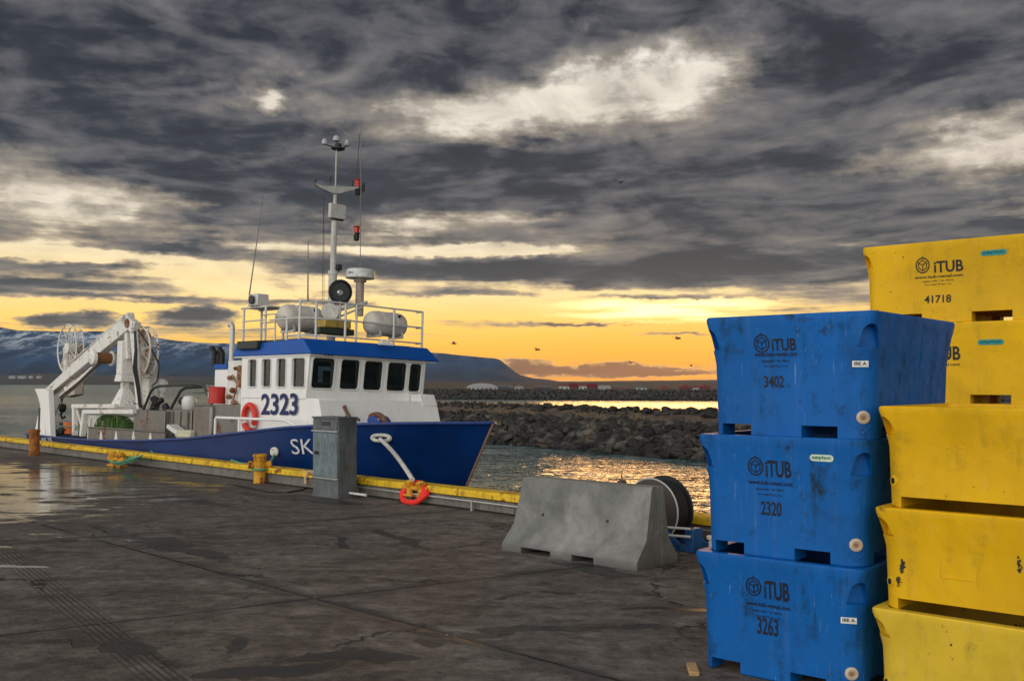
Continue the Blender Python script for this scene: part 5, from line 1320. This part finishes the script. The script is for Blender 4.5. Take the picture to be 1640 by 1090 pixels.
# lower arm with lamp: directions across the boat (toward the water) so they read sideways
def lamp(par, x, y, z, r, hh):
    BP(MB().lathe([(r*.8, 0), (r*.95, .01), (r*.95, hh*.9), (r*.8, hh)], origin=(x, y, z), n=16), 'red_lamp', plain('red_lamp_glass', (.55,.02,.012), .25), par)
    BP(MB().lathe([(r*.5, -hh*1.15), (r*.85, -hh*1.05), (r*.95, 0), (r*1.15, 0), (r*1.15, .012)], origin=(x, y, z), n=16), 'lamp_base', M_BLACK, par)
    BP(MB().lathe([(r*1.1, 0), (r*.9, .02), (.01, .03)], origin=(x, y, z + hh), n=16), 'lamp_cap', plain('lamp_cap_red', (.35,.02,.02), .5), par)
def yat(px, py): return Bx(px, py, xM)
A1 = yat(571, 374); ar = MB(); ar.prism([(xM - .02, yM, A1.z - .10), (xM - .02, yM + .25, A1.z - .10 + .05), (xM - .02, A1.y, A1.z - .03), (xM - .02, A1.y, A1.z + .01), (xM - .02, yM, A1.z + .01)], (.04, 0, 0)); BP(ar, 'lower_arm', M_MAST)
lamp(mast, xM, A1.y, A1.z + .0, .065, .13)
A2 = yat(573, 300); ar = MB()
pts = [(yat(502, 296).y, yat(502, 296).z), (yat(517, 300).y, yat(517, 300).z), (yM, yat(540, 301).z), (A2.y - .1, yat(560, 300).z), (A2.y, A2.z)]
pl = [(xM - .03, y, z + .02) for y, z in pts] + [(xM - .03, A2.y, A2.z - .02), (xM - .03, yM + .1, yat(545, 310).z), (xM - .03, yM - .1, yat(530, 310).z), (xM - .03, yat(510, 301).y, yat(510, 301).z)]
ar.prism(pl, (.09, 0, 0)); BP(ar, 'crosstree', M_MAST)
lamp(mast, xM, A2.y, A2.z + .0, .065, .14)
for px, py in ((505, 290), (529, 286)):
    p = yat(px, py); q = yat(px, 300); ar = MB(); ar.tube([(xM, p.y, q.z), (xM, p.y, p.z)], .008, 6); ar.lathe([(.01,-.02),(.022,-.01),(.022,.02),(.008,.03)], origin=(xM, p.y, p.z), n=10); BP(ar, 'small_antenna', M_DARK, mast)
for (px, py, r) in ((564, 296, .02), (582, 300, .03)):
    p = yat(px, py); ar = MB(); ar.lathe([(r, -.09), (r*1.2, -.05), (r, .05), (r*.4, .10)], origin=(xM, p.y, p.z), n=10); BP(ar, 'horn', M_DARK, mast)
# flat radar plate box
P1 = yat(527, 325); P2 = yat(551, 353); ar = MB(); ar.box((xM - .03, P1.y, P2.z), (xM + .07, P2.y, P1.z)); BP(ar, 'equipment_box', M_MAST, mast, bevel=.015)
BP(MB().box((xM, P1.y + .05, P2.z - .03), (xM + .06, P2.y - .05, P2.z)), 'box_bracket', M_DARK, mast)
# top lamp cluster
tz = mz(240); ar = MB(); ar.lathe([(.02, -.04), (.11, -.015), (.14, .0), (.14, .02), (.05, .03)], origin=(xM, yM + .04, tz), n=20); BP(ar, 'top_plate', M_DARK, mast)
BP(MB().lathe([(.06, .0), (.07, .04), (.06, .09)], origin=(xM, yM + .04, tz + .02), n=14), 'top_base', M_BLACK, mast)
for (px, py, r) in ((520, 228, .055), (539, 223, .07), (556, 230, .05)):
    p = yat(px, py); y_ = p.y; BP(MB().lathe([(r*.5,-.05),(r*.95,-.04),(r*1.05,.02),(r*.8,.055),(r*.3,.075)], origin=(xM, y_, p.z), n=16), 'antenna_dome', plain('grey_dome', (.42,.42,.42), .5), mast)
    BP(MB().tube([(xM, y_, p.z - .04), (xM, yM + .04 + (y_ - yM - .04) * .4, tz + .02)], .012, 6), 'dome_arm', M_DARK, mast)
# small camera on the mast
p = yat(540, 429); ar = MB(); ar.box((xM - .02, p.y - .07, p.z - .05), (xM + .12, p.y + .04, p.z + .06)); ar.bar((xM, yM, p.z - .07), (xM, p.y + .07, p.z - .07), .04, .02); BP(ar, 'mast_camera', M_DARK, mast, bevel=.01)
# searchlight
sc0 = Bx(545, 467, xM + .35); ar = MB()
ar.lathe([(r_*1.22, h_*1.2) for r_, h_ in [(.05,-.16),(.13,-.13),(.185,-.05),(.195,.0),(.195,.03),(.165,.035),(.16,.0),(.10,-.05),(.03,-.07)]], origin=sc0, axis=(1,-.22,.0), n=32); sl2 = BP(ar, 'searchlight', M_BLACK)
BP(MB().lathe([(.192,.0),(.19,.005)], origin=sc0, axis=(1,-.22,0), n=32), 'searchlight_glass', M_GLASSD, sl2)
BP(MB().lathe([(.02,.0),(.07,.012),(.045,.04)], origin=sc0 - Vector((0,0,.02)), axis=(1,-.22,0), n=14), 'searchlight_bulb', plain('bulb_reflector', (.5,.5,.48), .25, .8), sl2)
BP(MB().tube([sc0 - Vector((0,0,.19)), sc0 - Vector((0,0,.62))], .03, 8), 'searchlight_post', M_MAST, sl2)
BP(MB().tube([(sc0.x, sc0.y + .255*math.cos(a), sc0.z + .255*math.sin(a)) for a in np.linspace(math.pi, 2*math.pi, 16)], .012, 6), 'searchlight_yoke', M_DARK, sl2)
# radar scanner on its pedestal
rd = Bx(577, 441, xM + .30); ar = MB(); ar.lathe([(.05,-.09),(.20,-.075),(.29,-.06),(.295,.0),(.28,.10),(.25,.12),(.02,.125)], origin=rd, n=36); ro = BP(ar, 'radar_dome', plain('radar_white', (.62,.62,.60), .4))
for v in ro.data.vertices: pass
rp_ = Bx(577, 482, xM + .30); BP(MB().lathe([(.13, -.13), (.12, -.08), (.085, -.06), (.085, -.3), (.085, rp_.z - rd.z - .3)][::-1], origin=rd, n=16), 'radar_pedestal', paint('brownish_pedestal', (.40,.33,.27), .5, .4), ro)
dd = Vector((.75, -.66, 0)).normalized(); tt_ = Vector((-dd.y, dd.x, 0)); th0 = -.62
d2 = (dd * math.cos(th0) - tt_ * -math.sin(th0)); d2 = Vector((math.cos(-1.30), math.sin(-1.30), 0)); t2 = Vector((-d2.y, d2.x, 0))
tx_ = fit_text('JRC', .12, .05, .03); ob = text_obj('maker_mark', tx_, M_NUM, ro, frame(rd + d2 * .294 - t2 * .06 + Vector((0,0,-.005)), t2, (0,0,1)))
# second dish under the searchlight, and stays
dq = Bx(528, 500, xM + .25); ar = MB(); ar.lathe([(.17,.06),(.175,.045),(.12,-.02),(.03,-.06)], origin=dq, axis=(1,-.5,.25), n=26); BP(ar, 'satellite_dish', paint('dish_white', (.62,.60,.56), .5, .5, scale=6))
ar = MB(); ar.tube([dq + Vector((.02,0,.0)), Bx(588, 484, xM + .4)], .035, 8); ar.tube([dq + Vector((.02,.1,-.12)), Bx(580, 492, xM + .4)], .02, 6); BP(ar, 'roof_strut', M_MAST)
# yellow crate and dark bases on the roof
ya = Bx(519, 511, X1 - .55); yb_ = Bx(560, 527, X1 - .55)
# whip antennas and wires
def whip(nm, a, b_, r0, r1): 
    a = Vector(a); b_ = Vector(b_); return BP(MB().tube([a, a.lerp(b_, .12), b_], [r0, r0 * .8, r1], 6), nm, plain('whip_grey', (.20,.19,.18), .5))
whip('whip_antenna', B(399, 474, RY0 + .1), B(422, 312, RY0 + .1), .016, .006)
whip('whip_antenna', B(493, 482, RY0), B(493.5, 384, RY0), .018, .007)
wa = Bx(577, 433, xM + .2); wb_ = Bx(578, 197, xM + .2); whip('whip_antenna', wa, wb_, .010, .008)
BP(MB().tube([Bx(571, 290, xM), Bx(576, 215, xM)], .006, 5), 'stay_wire', M_DARK)
for (pa_, pb_) in (((519, 300), (516, 485)), ((519, 300), (519, 478))): BP(MB().tube([Bx(*pa_, xM), Bx(*pb_, xM)], .005, 5), 'stay_wire', M_DARK)
# --- life rafts (top-level, resting on cradles) --------------------------------------
M_RAFT = paint('pale_raft_shell', (.62,.58,.52), .42, .5, (.28,.22,.16), scale=2, streak=False, var=.12)
def raft(cx, cy, cz, L, r, lab):
    e = empty('life_raft', MBt @ Matrix.Translation((cx, cy, cz)), lab, 'life raft', 'white life raft canisters on the wheelhouse roof')
    pr_ = [(.02, -L/2), (r*.60, -L/2 + .012), (r*.82, -L/2 + .045), (r*.95, -L/2 + .10), (r, -L/2 + .16), (r*1.01, 0), (r, L/2 - .16), (r*.95, L/2 - .10), (r*.82, L/2 - .045), (r*.60, L/2 - .012), (.02, L/2)]
    o = MB().lathe(pr_, axis='y', n=36).build('canister', M_RAFT, ang=50); o.parent = e
    seam = MB().tube([(r*1.01, -L/2 + .16, 0), (r*1.03, 0, 0), (r*1.01, L/2 - .16, 0), (r*.6, L/2 - .0, 0), (-r*.6, L/2, 0), (-r*1.01, L/2 - .16, 0), (-r*1.02, 0, 0), (-r*1.01, -L/2 + .16, 0), (-r*.6, -L/2, 0), (r*.6, -L/2, 0)], .012, 6, closed=True).build('seam', M_RAFT); seam.parent = o
    for y in (-L*.2, L*.16):
        s_ = MB().tube([((r + .006)*math.cos(a), y, (r + .006)*math.sin(a)) for a in np.linspace(0, 2*math.pi, 28, endpoint=False)], .007, 5, closed=True).build('strap', M_ALU); s_.parent = e
    for y in (-L*.3, L*.3):
        c_ = MB(); c_.bar((-r*.9, y, -r*1.05), (r*.9, y, -r*1.05), .05, .05); c_.bar((-r*.9, y, -r*1.05), (-r*.75, y, -r*.5), .04, .03); c_.bar((r*.9, y, -r*1.05), (r*.75, y, -r*.5), .04, .03); k = c_.build('cradle', M_ALU); k.parent = e
    lb_ = MB().prism([(r*.80, -.04 + .18, r*.62), (r*.80, .04 + .18, r*.62), (r*.80, .18, r*.5)], (.06, 0, .03)).build('blue_mark', M_NUM, smooth=False); lb_.parent = o
    return e
r1_ = B(478, 510, -1.02 + .25); raft(r1_.x, r1_.y + .05, r1_.z, .92, .255, 'larger life raft canister at the left, behind the corner railing')
r2_ = Bx(617, 519, X1 - .45); raft(r2_.x, r2_.y, r2_.z, .90, .24, 'life raft canister at the right front of the wheelhouse roof')
yb0 = ya; ybx = empty('equipment_case', MBt @ Matrix.Translation(((ya.x), (ya.y + yb_.y)/2, yb_.z)), 'yellow case between the two life rafts on the roof', 'case')
hw_ = (yb_.y - ya.y)/2; hh_ = ya.z - yb_.z
o = MB().box((-.25, -hw_, 0), (.05, hw_, hh_)).build('case_body', paint('faded_yellow_case', (.50,.33,.06), .5, .6, scale=4), bevel=.015); o.parent = ybx
o = MB().box((-.27, -hw_ - .01, hh_ + .003), (.065, hw_ + .01, hh_ + .035)).build('lid', plain('pale_lid', (.5,.45,.35), .5), bevel=.01); o.parent = ybx
o = MB().box((-.3, -hw_ - .1, -.12), (.02, hw_ + .1, -.003)).build('base_frame', plain('dark_green_base', (.03,.045,.03), .7), bevel=.01); o.parent = ybx
# life ring on the wheelhouse side
lr = B(399, 668, Y0 - .07); rg = MB().tube([(.20*math.cos(a), 0, .235*math.sin(a)) for a in np.linspace(0, 2*math.pi, 32, endpoint=False)], .058, 12, closed=True)
lro = rg.build('life_ring', plain('red_life_ring', (.66,.03,.018), .45), M=MBt @ Matrix.Translation((lr.x, Y0 - .065, lr.z))); tag(lro, 'red life ring hanging on the white wheelhouse side below the windows', 'life ring')
for a in (3.6, 5.6):
    q = MB().tube([(.20*math.cos(a + d), 0, .235*math.sin(a + d)) for d in np.linspace(-.13, .13, 5)], .062, 12).build('reflective_band', plain('white_band', (.65,.62,.58), .5)); q.parent = lro

# --- aft deck ---------------------------------------------------------------------
yN = -1.62
# stern gantry post
a = B(55, 622, yN); b_ = B(84, 694, yN); c = B(80, 624, yN)
gp = MB(); gp.prism([(a.x, yN, a.z), (B(60, 634, yN).x, yN, B(60,634,yN).z), (B(64, 648, yN).x, yN, B(64,648,yN).z), (B(54, 692, yN).x, yN, .25), (B(72, 692, yN).x, yN, .25), (B(74, 626, yN).x, yN, a.z)], (0, .16, 0))
g1 = BP(gp, 'stern_gantry', M_WHITE, bevel=.015)
gp = MB(); gp.prism([(B(75, 624, yN).x, yN - .06, c.z), (B(81, 626, yN).x, yN - .06, c.z - .03), (B(85, 695, yN).x, yN - .06, .24), (B(77, 695, yN).x, yN - .06, .24)], (0, .14, 0)); BP(gp, 'gantry_leg', M_WHITE, g1, bevel=.01)
sl3 = MB(); sl3.box((B(62.5, 650, yN).x, yN - .012, B(62, 688, yN).z), (B(65, 650, yN).x, yN + .0, B(62, 652, yN).z)); BP(sl3, 'gantry_slot', M_DARK, g1)
# crane
yC = -1.0
def c_(px, py, y=yC): return B(px, py, y)
p0 = c_(200, 612); xC = p0.x
cr = MB()
ws = lambda px0, px1, py: (c_(px0, py).x, c_(px1, py).x, c_(px0, py).z)
def taper(py0, w0, py1, w1, px=None, y=None):
    y = yC if y is None else y; px0 = px if px else 200
    m = MB(); P_0 = B(px0, py0, y); P_1 = B(px0, py1, y); k = F / (MBt @ P_0).y * 1.28
    vs = []
    for P_, w_ in ((P_0, w0), (P_1, w1)):
        h = w_ / k / 2; vs += [(P_.x - h, y - h, P_.z), (P_.x + h, y - h, P_.z), (P_.x + h, y + h, P_.z), (P_.x - h, y + h, P_.z)]
    m.add(vs, [(0,3,2,1),(4,5,6,7),(0,1,5,4),(1,2,6,5),(2,3,7,6),(3,0,4,7)]); return m
crane = BP(taper(622, 13, 611, 13), 'deck_crane', M_WHITED, bevel=.01)
BP(taper(650, 44, 622, 16), 'crane_base', M_WHITED, crane, bevel=.02)
BP(taper(664, 54, 649, 52), 'crane_foundation', M_WHITED, crane, bevel=.02)
BP(taper(611, 32, 600, 27), 'crane_skirt', M_WHITED, crane, bevel=.01)
BP(taper(600, 26, 546, 22), 'crane_column', M_WHITED, crane, bevel=.02)
def beam(nm, a, b_, h0, h1, w_, mat=M_WHITED, par=crane):
    a = Vector(a); b_ = Vector(b_); d = (b_ - a).normalized(); n_ = Vector((-d.z, 0, d.x)); m = MB(); Y = Vector((0, 1, 0)) * w_/2
    m.add([a - n_*h0/2 - Y, a + n_*h0/2 - Y, a + n_*h0/2 + Y, a - n_*h0/2 + Y, b_ - n_*h1/2 - Y, b_ + n_*h1/2 - Y, b_ + n_*h1/2 + Y, b_ - n_*h1/2 + Y], [(0,1,2,3),(4,7,6,5),(0,4,5,1),(1,5,6,2),(2,6,7,3),(3,7,4,0)])
    return BP(m, nm, mat, par, bevel=.015)
beam('upper_arm', c_(224, 655), c_(213, 516), .12, .22, .12)
beam('arm_bracket', c_(206, 575), c_(203, 520), .10, .16, .10)
beam('boom', c_(211, 513), c_(78, 629), .42, .24, .18)
beam('boom_head', c_(200, 510), c_(219, 526), .22, .30, .18)
beam('boom_top_plate', c_(204, 506), c_(122, 577), .04, .04, .20)
beam('inner_boom', c_(150, 590), c_(97, 636), .14, .14, .10)
BP(MB().tube([c_(96, 636, yC - .05), c_(128, 610, yC - .05), c_(166, 574, yC - .05)], [.03, .03, .05], 10), 'boom_cylinder', paint('dark_cylinder', (.16,.15,.14), .4, .5, metal=.4), crane)
BP(MB().lathe([(.11,-.12),(.11,.12)], origin=c_(210, 518), axis='y', n=20), 'elbow_pin', paint('rusty_pin', (.35,.20,.12), .6, .7, rust=.6, scale=5), crane)
BP(taper(634, 14, 556, 18, 110, .1), 'hauler_post', M_WHITED, bevel=.03)
# hoses down the arm
hz = MB()
for k in range(4):
    o_x = .03 * k
    hz.tube([c_(215 + k*.7, 530, yC - .2), c_(216 + k, 560, yC - .24 - .01*k), c_(213 + 2*k, 590, yC - .22), c_(219 + 1.6*k, 622, yC - .2), c_(223 + k, 652, yC - .1)], .013 + .003*(k % 2), 6)
BP(hz, 'hydraulic_hose', M_BLACK, crane)
hz = MB(); hz.tube([c_(216, 520, yC), c_(243, 560, yC + .2), c_(255, 585, yC + .2), c_(252, 610, yC + .2), c_(243, 618, yC + .2)], .018, 6); hz.tube([c_(243, 560, yC + .2), c_(248, 570, yC + .2), c_(254, 580, yC + .2)], .02, 6); BP(hz, 'hydraulic_hose', M_BLACK, crane)
# winch on the boom
wn = c_(166, 573, yC - .12)
w0 = BP(MB().lathe([(.12, -.33), (.18, -.30), (.19, -.26), (.19, -.22), (.10, -.20), (.10, .18)], origin=wn, axis='y', n=24), 'boom_winch', M_WHITED, crane)
BP(MB().lathe([(.12,-.18),(.135,-.17),(.135,.16),(.12,.17)], origin=wn, axis='y', n=24), 'winch_rope', plain('brown_rope_wound', (.19,.085,.03), .85), crane)
BP(MB().lathe([(.19,.18),(.19,.21),(.15,.26),(.12,.34),(.06,.37)], origin=wn, axis='y', n=24), 'winch_flange', M_WHITED, crane)
# net hauler wheels
def wheel(px, py, rpx, y, nm, plate, par=boat):
    c = B(px, py, y); t_ = B(px, py - rpx, y); r = t_.z - c.z; m = MB()
    for yy in (-.10, .10): m.tube([(c.x + r*math.cos(a), y + yy, c.z + r*math.sin(a)) for a in np.linspace(0, 2*math.pi, 36, endpoint=False)], .022, 6, closed=True)
    w_ = BP(m, nm, M_WHITED, par)
    sp = MB()
    for k in range(10):
        a = math.pi * k / 5 + .2
        for yy in (-.10, .10): sp.tube([(c.x + .12*math.cos(a), y + yy*.6, c.z + .12*math.sin(a)), (c.x + r*math.cos(a), y + yy, c.z + r*math.sin(a))], .010, 5)
        sp.tube([(c.x + r*math.cos(a), y - .1, c.z + r*math.sin(a)), (c.x + r*math.cos(a), y + .1, c.z + r*math.sin(a))], .010, 5)
    BP(sp, 'spokes', M_WHITED, w_)
    BP(MB().lathe([(.05,-.14),(.16,-.12),(.16,.12),(.05,.14)], origin=c, axis='y', n=18), 'hub', M_WHITED, w_)
    if plate:
        BP(MB().lathe([(.1,.0),(r*.86,-.02),(r*.86,.03),(.1,.04)], origin=c, axis='y', n=28), 'disc', paint('stained_disc', (.50,.42,.33), .55, .7, rust=.25, scale=3), w_)
    return w_
wheel(113, 558, 38, -.2, 'net_wheel', False); wheel(229, 563, 40, -.75, 'net_wheel', True)
BP(MB().prism([B(222, 560, -.62), B(238, 575, -.62), B(238, 640, -.62), B(234, 655, -.62), B(222, 655, -.62)], (0, .25, 0)), 'wheel_stand', M_WHITED, bevel=.02)
hp_ = MB(); hp_.prism([B(96, 585, .0), B(104, 560, .0), B(118, 548, .0), B(119, 632, .0), B(104, 636, .0), B(100, 600, .0)], (0, .28, 0)); BP(hp_, 'hauler_housing', paint('stained_housing', (.58,.50,.42), .55, .7, rust=.25, scale=3), bevel=.03)
# hook block hanging from the boom
hk = MB(); t0_ = c_(100, 633); hk.tube([t0_, c_(99, 645)], .02, 6); hk.lathe([(.03,.10),(.09,.07),(.11,.0),(.09,-.09),(.05,-.13)], origin=c_(100, 652), axis='z', n=14); hk.tube([c_(100, 658), c_(97, 664), c_(100, 670), c_(104, 667)], .03, 8); hk.tube([t0_, c_(84, 676)], .008, 5)
BP(hk, 'hook_block', M_BLACK, crane)
# white frames around the aft hatch
yF = -1.5
fm = MB()
def fb(p, q, w_=.09, h_=.09): fm.bar(B(*p, yF), B(*q, yF), w_, h_, (0,1,0))
fb((120, 652), (120, 697), .10, .12); fb((117, 650), (186, 650), .10, .10); fb((123, 655), (133, 690), .04, .05); fb((137, 657), (132, 698), .12, .13); fb((136, 659), (216, 659), .10, .10); fb((146, 668), (142, 700), .05, .05)
BP(fm, 'deck_frame', M_WHITED, bevel=.01)
tk = MB(); t1_ = B(140, 664, -1.2); t2_ = B(216, 698, -1.2); tk.box((t1_.x, -1.2, 0.0), (t2_.x + .1, .6, t1_.z)); BP(tk, 'deck_hatch', M_WHITED, bevel=.03)
# the pile of green net
rnd = random.Random(9); na = B(152, 690, -1.35); nb = B(216, 690, -1.35); ztn = B(190, 667, -1.35).z; nt = MB(); NN = 26; MM = 12; vs = []
for i in range(NN + 1):
    for j in range(MM + 1):
        u_ = i / NN; v_ = j / MM; hgt = (1 - abs(2*u_ - 1) ** 4) ** .8 * (1 - abs(2*v_ - 1) ** 4)
        p = Vector((na.x + (nb.x - na.x) * u_, -1.42 + .8 * v_, .05 + (ztn - .05) * hgt)); p.z += mnoise.noise(p * 7) * .05 * hgt; vs.append(p)
nt.add(vs, [(i*(MM+1)+j, (i+1)*(MM+1)+j, (i+1)*(MM+1)+j+1, i*(MM+1)+j+1) for i in range(NN) for j in range(MM)])
for k in range(90):
    u_ = rnd.uniform(.04, .96); x = na.x + (nb.x - na.x) * u_; hgt = (1 - abs(2*u_ - 1) ** 4) ** .8
    pts = [(x + rnd.gauss(0, .015), -1.42 - .03 - .02 * math.sin(q*3 + k), .05 + (ztn - .02) * hgt * (1 - q)) for q in np.linspace(0, 1, 6)]
    pts = [(x, -1.25, ztn * hgt + .02)] + pts; nt.tube(pts, .011, 5)
gmn, gtn, gbn = newmat('green_net'); Pn = gtn.n('ShaderNodeTexCoord').outputs['Object']; gn = gtn.noise(gtn.mapping(Pn, sc=(10, 3, 1)), 3, 6, .7)
setb(gtn, gbn, Base_Color=gtn.ramp(gn, [(.35, (.02,.05,.012)), (.5, (.06,.14,.03)), (.66, (.20,.27,.06))]), Roughness=.9); bump(gtn, gbn, gn, .05)
no_ = nt.build('fishing_net', gmn); no_.matrix_world = MBt; tag(no_, 'heap of green fishing net on the white aft hatch', 'fishing net')
# grey low screen with triangular gussets
gs = MB(); yG = -1.72; g0 = B(141, 700, yG); g1_ = B(264, 700, yG)
zt4 = B(200, 689, yG).z
gs.box((g0.x, yG, .02), (g1_.x, yG + .02, zt4)); gsc = BP(gs, 'deck_screen', M_STEEL)
BP(MB().tube([(g0.x, yG, zt4 + .01), (g1_.x, yG, zt4 + .03)], .022, 8), 'screen_rail', M_STEEL, gsc)
for px in (161, 185, 213, 240):
    p = B(px, 690, yG - .02); BP(MB().prism([(p.x - .012, yG - .012, p.z), (p.x + .02, yG - .012, p.z), (p.x + .14, yG - .012, .22), (p.x - .12, yG - .012, .22)], (0, .010, 0)), 'gusset', M_WHITED, gsc)
# steel sorting boxes amidships
def bx(px0, px1, py0, py1, y, dy, nm, mat, bev=.01):
    a = B(px0, py1, y); b_ = B(px1, py0, y); return BP(MB().box((a.x, y, min(a.z, .1)), (b_.x, y + dy, b_.z)), nm, mat, bevel=bev)
M_ST2 = paint('dull_stainless', (.20,.185,.165), .35, .5, (.10,.08,.06), metal=.6, scale=1.6, var=.3)
bx(213, 264, 658, 700, -1.45, .9, 'sorting_box', M_STEEL); bx(264, 307, 657, 700, -1.35, .8, 'sorting_box', M_ST2)
for px in (275, 287, 299): bx(px, px + 1.6, 659, 690, -1.375, .02, 'stiffener', M_STEEL, 0)
bx(307, 338, 649, 700, -1.5, .9, 'stainless_trunk', M_ST2, .05); bx(338, 386, 648, 700, -1.42, .9, 'stainless_trunk', M_STEEL)
wbx = B(268, 692, -1.62); wb2 = B(303, 686, -1.62)
e = empty('fish_box', MBt @ Matrix.Translation((wb2.x - .3, -1.6, .30)), 'cream plastic fish box standing at the boat rail amidships', 'fish box', 'pale boxes at the boat rail')
o = MB().box((-.30, 0, 0), (.30, .3, B(290, 688, -1.6).z - .30)).build('box_body', plain('cream_plastic', (.55,.53,.38), .5), bevel=.02); o.parent = e
o = MB().tube([(-.3, -.01, .25), (.3, -.01, .25)], .02, 6).build('box_rim', plain('cream_plastic_rim', (.6,.58,.42), .5)); o.parent = e
e = empty('fish_box', MBt @ Matrix.Translation((wbx.x + .1, -1.62, B(275, 690, -1.62).z)), 'tilted white plastic tray beside the cream fish box', 'fish box', 'pale boxes at the boat rail')
o = MB().box((-.18, 0, 0), (.3, .25, .10)).build('tray_body', plain('white_plastic', (.66,.65,.62), .5), bevel=.02); o.parent = e; o.rotation_euler = (0, R_(16), 0)
# dark hoops over the deck
hh = MB(); yH = -1.15
hh.tube([B(229, 658, yH), B(241, 628, yH), B(246, 621, yH), B(256, 618, yH), B(312, 615, yH), B(326, 617, yH), B(340, 650, yH)], .032, 8); BP(hh, 'deck_hoop', plain('dark_green_pipe', (.05,.06,.05), .45, .3))
hh = MB(); hh.tube([B(272, 657, yH+.1), B(289, 626, yH+.1), B(296, 621, yH+.1), B(326, 619, yH+.1)], .032, 8); BP(hh, 'deck_hoop', plain('dark_green_pipe2', (.05,.06,.05), .45, .3))
# white hauler heads on the far side
def head(px, py, wpx, hpx, y, lab):
    c = B(px, py, y); k_ = F / (MBt @ c).y; r = wpx / 2 / k_; h = hpx / 2 / k_
    w_ = BP(MB().lathe([(r*.75, -h*1.3), (r*.9, -h), (r*1.0, -h*.2), (r*.95, h*.3), (r*.7, h*.8), (r*.3, h*1.0), (.01, h*1.02)], origin=c, n=24), 'line_hauler', M_WHITE)
    BP(MB().lathe([(r*.5,0),(r*.55,.05),(r*.3,.12)], origin=c + Vector((-r*.6, -r*.5, h*.1)), axis=(-1,-.6,0), n=14), 'hauler_motor', M_DARK, w_)
    BP(MB().lathe([(r*.55, -h*2.6), (r*.6, -h*1.3)], origin=c, n=16), 'hauler_post', M_WHITE, w_); return w_
head(258, 616, 22, 20, -.2, ''); head(303, 643, 24, 20, -.1, '')
eg = MB(); rnd = random.Random(2)
for k in range(9):
    p = B(rnd.uniform(236, 268), rnd.uniform(636, 654), -.7); eg.lathe([(.03,-.08),(.07,-.05),(.07,.05),(.03,.08)], origin=p, axis=(rnd.random(), rnd.random(), rnd.random()), n=10); eg.tube([p, p + Vector((rnd.uniform(-.3,.3), 0, -.3))], .022, 6)
BP(eg, 'hauler_gearing', M_BLACK)
# red barrel and orange bucket
e_ = B(347, 646, -1.2); rdz = B(347, 619, -1.2).z - e_.z
rb_ = MB().lathe([(.0,0),(.17,0),(.175,.03),(.165,rdz*.5),(.175,rdz*.95),(.15,rdz),(.02,rdz)], n=26).build('red_barrel', M_RED, M=MBt @ Matrix.Translation(e_)); tag(rb_, 'small red barrel standing on the steel trunk left of the wheelhouse', 'barrel')
o = flat_text('white_mark', 'X', .08, .13, M_LET, rb_, frame((-.075, -.178, rdz*.30), (1, 0, 0), (0, 0, 1)), .03)
bk_ = B(113, 694, -1.3); bkz = B(113, 676, -1.3).z - bk_.z
bo = MB().lathe([(.0,0),(.15,0),(.19,bkz),(.17,bkz),(.14,.03),(0,.03)], n=22).build('orange_bucket', M_ORANGE, M=MBt @ Matrix.Translation(bk_)); tag(bo, 'orange bucket on the aft deck between the white frames', 'bucket')
bo2 = MB().lathe([(.0,0),(.10,0),(.12,bkz),(.10,bkz),(.09,.03),(0,.03)], n=18).build('black_bucket', M_BLACK, M=MBt @ Matrix.Translation(B(102, 694, -1.4))); tag(bo2, 'dark bucket beside the orange one on the aft deck', 'bucket')
BP(MB().tube([B(75, 682, yF), B(128, 683, yF)], .02, 6), 'stern_bar', plain('green_bar', (.12,.22,.15), .5))
gb_ = MB(); 
for k in range(7): p = B(88 + k*2.2, 688 + (k % 3)*2, -1.5); gb_.lathe([(.02,-.04),(.06,0),(.02,.04)], origin=p, n=8)
BP(gb_, 'line_guides', M_DARK)

# --- air: a thin even haze round the whole place
hzm = bpy.data.materials.new('evening_haze'); hzm.use_nodes = True; ht = NT(hzm.node_tree); hzm.node_tree.nodes.clear()
pv = ht.n('ShaderNodeVolumePrincipled'); pv.inputs['Color'].default_value = (.62, .80, 1.0, 1); pv.inputs['Density'].default_value = .000055; pv.inputs['Anisotropy'].default_value = .0
oo = ht.n('ShaderNodeOutputMaterial'); ht.L.new(pv.outputs[0], oo.inputs['Volume'])
tag(MB().box((-4200, -400, -8), (4600, 4300, 420)).build('haze', hzm, smooth=False), kind='stuff')
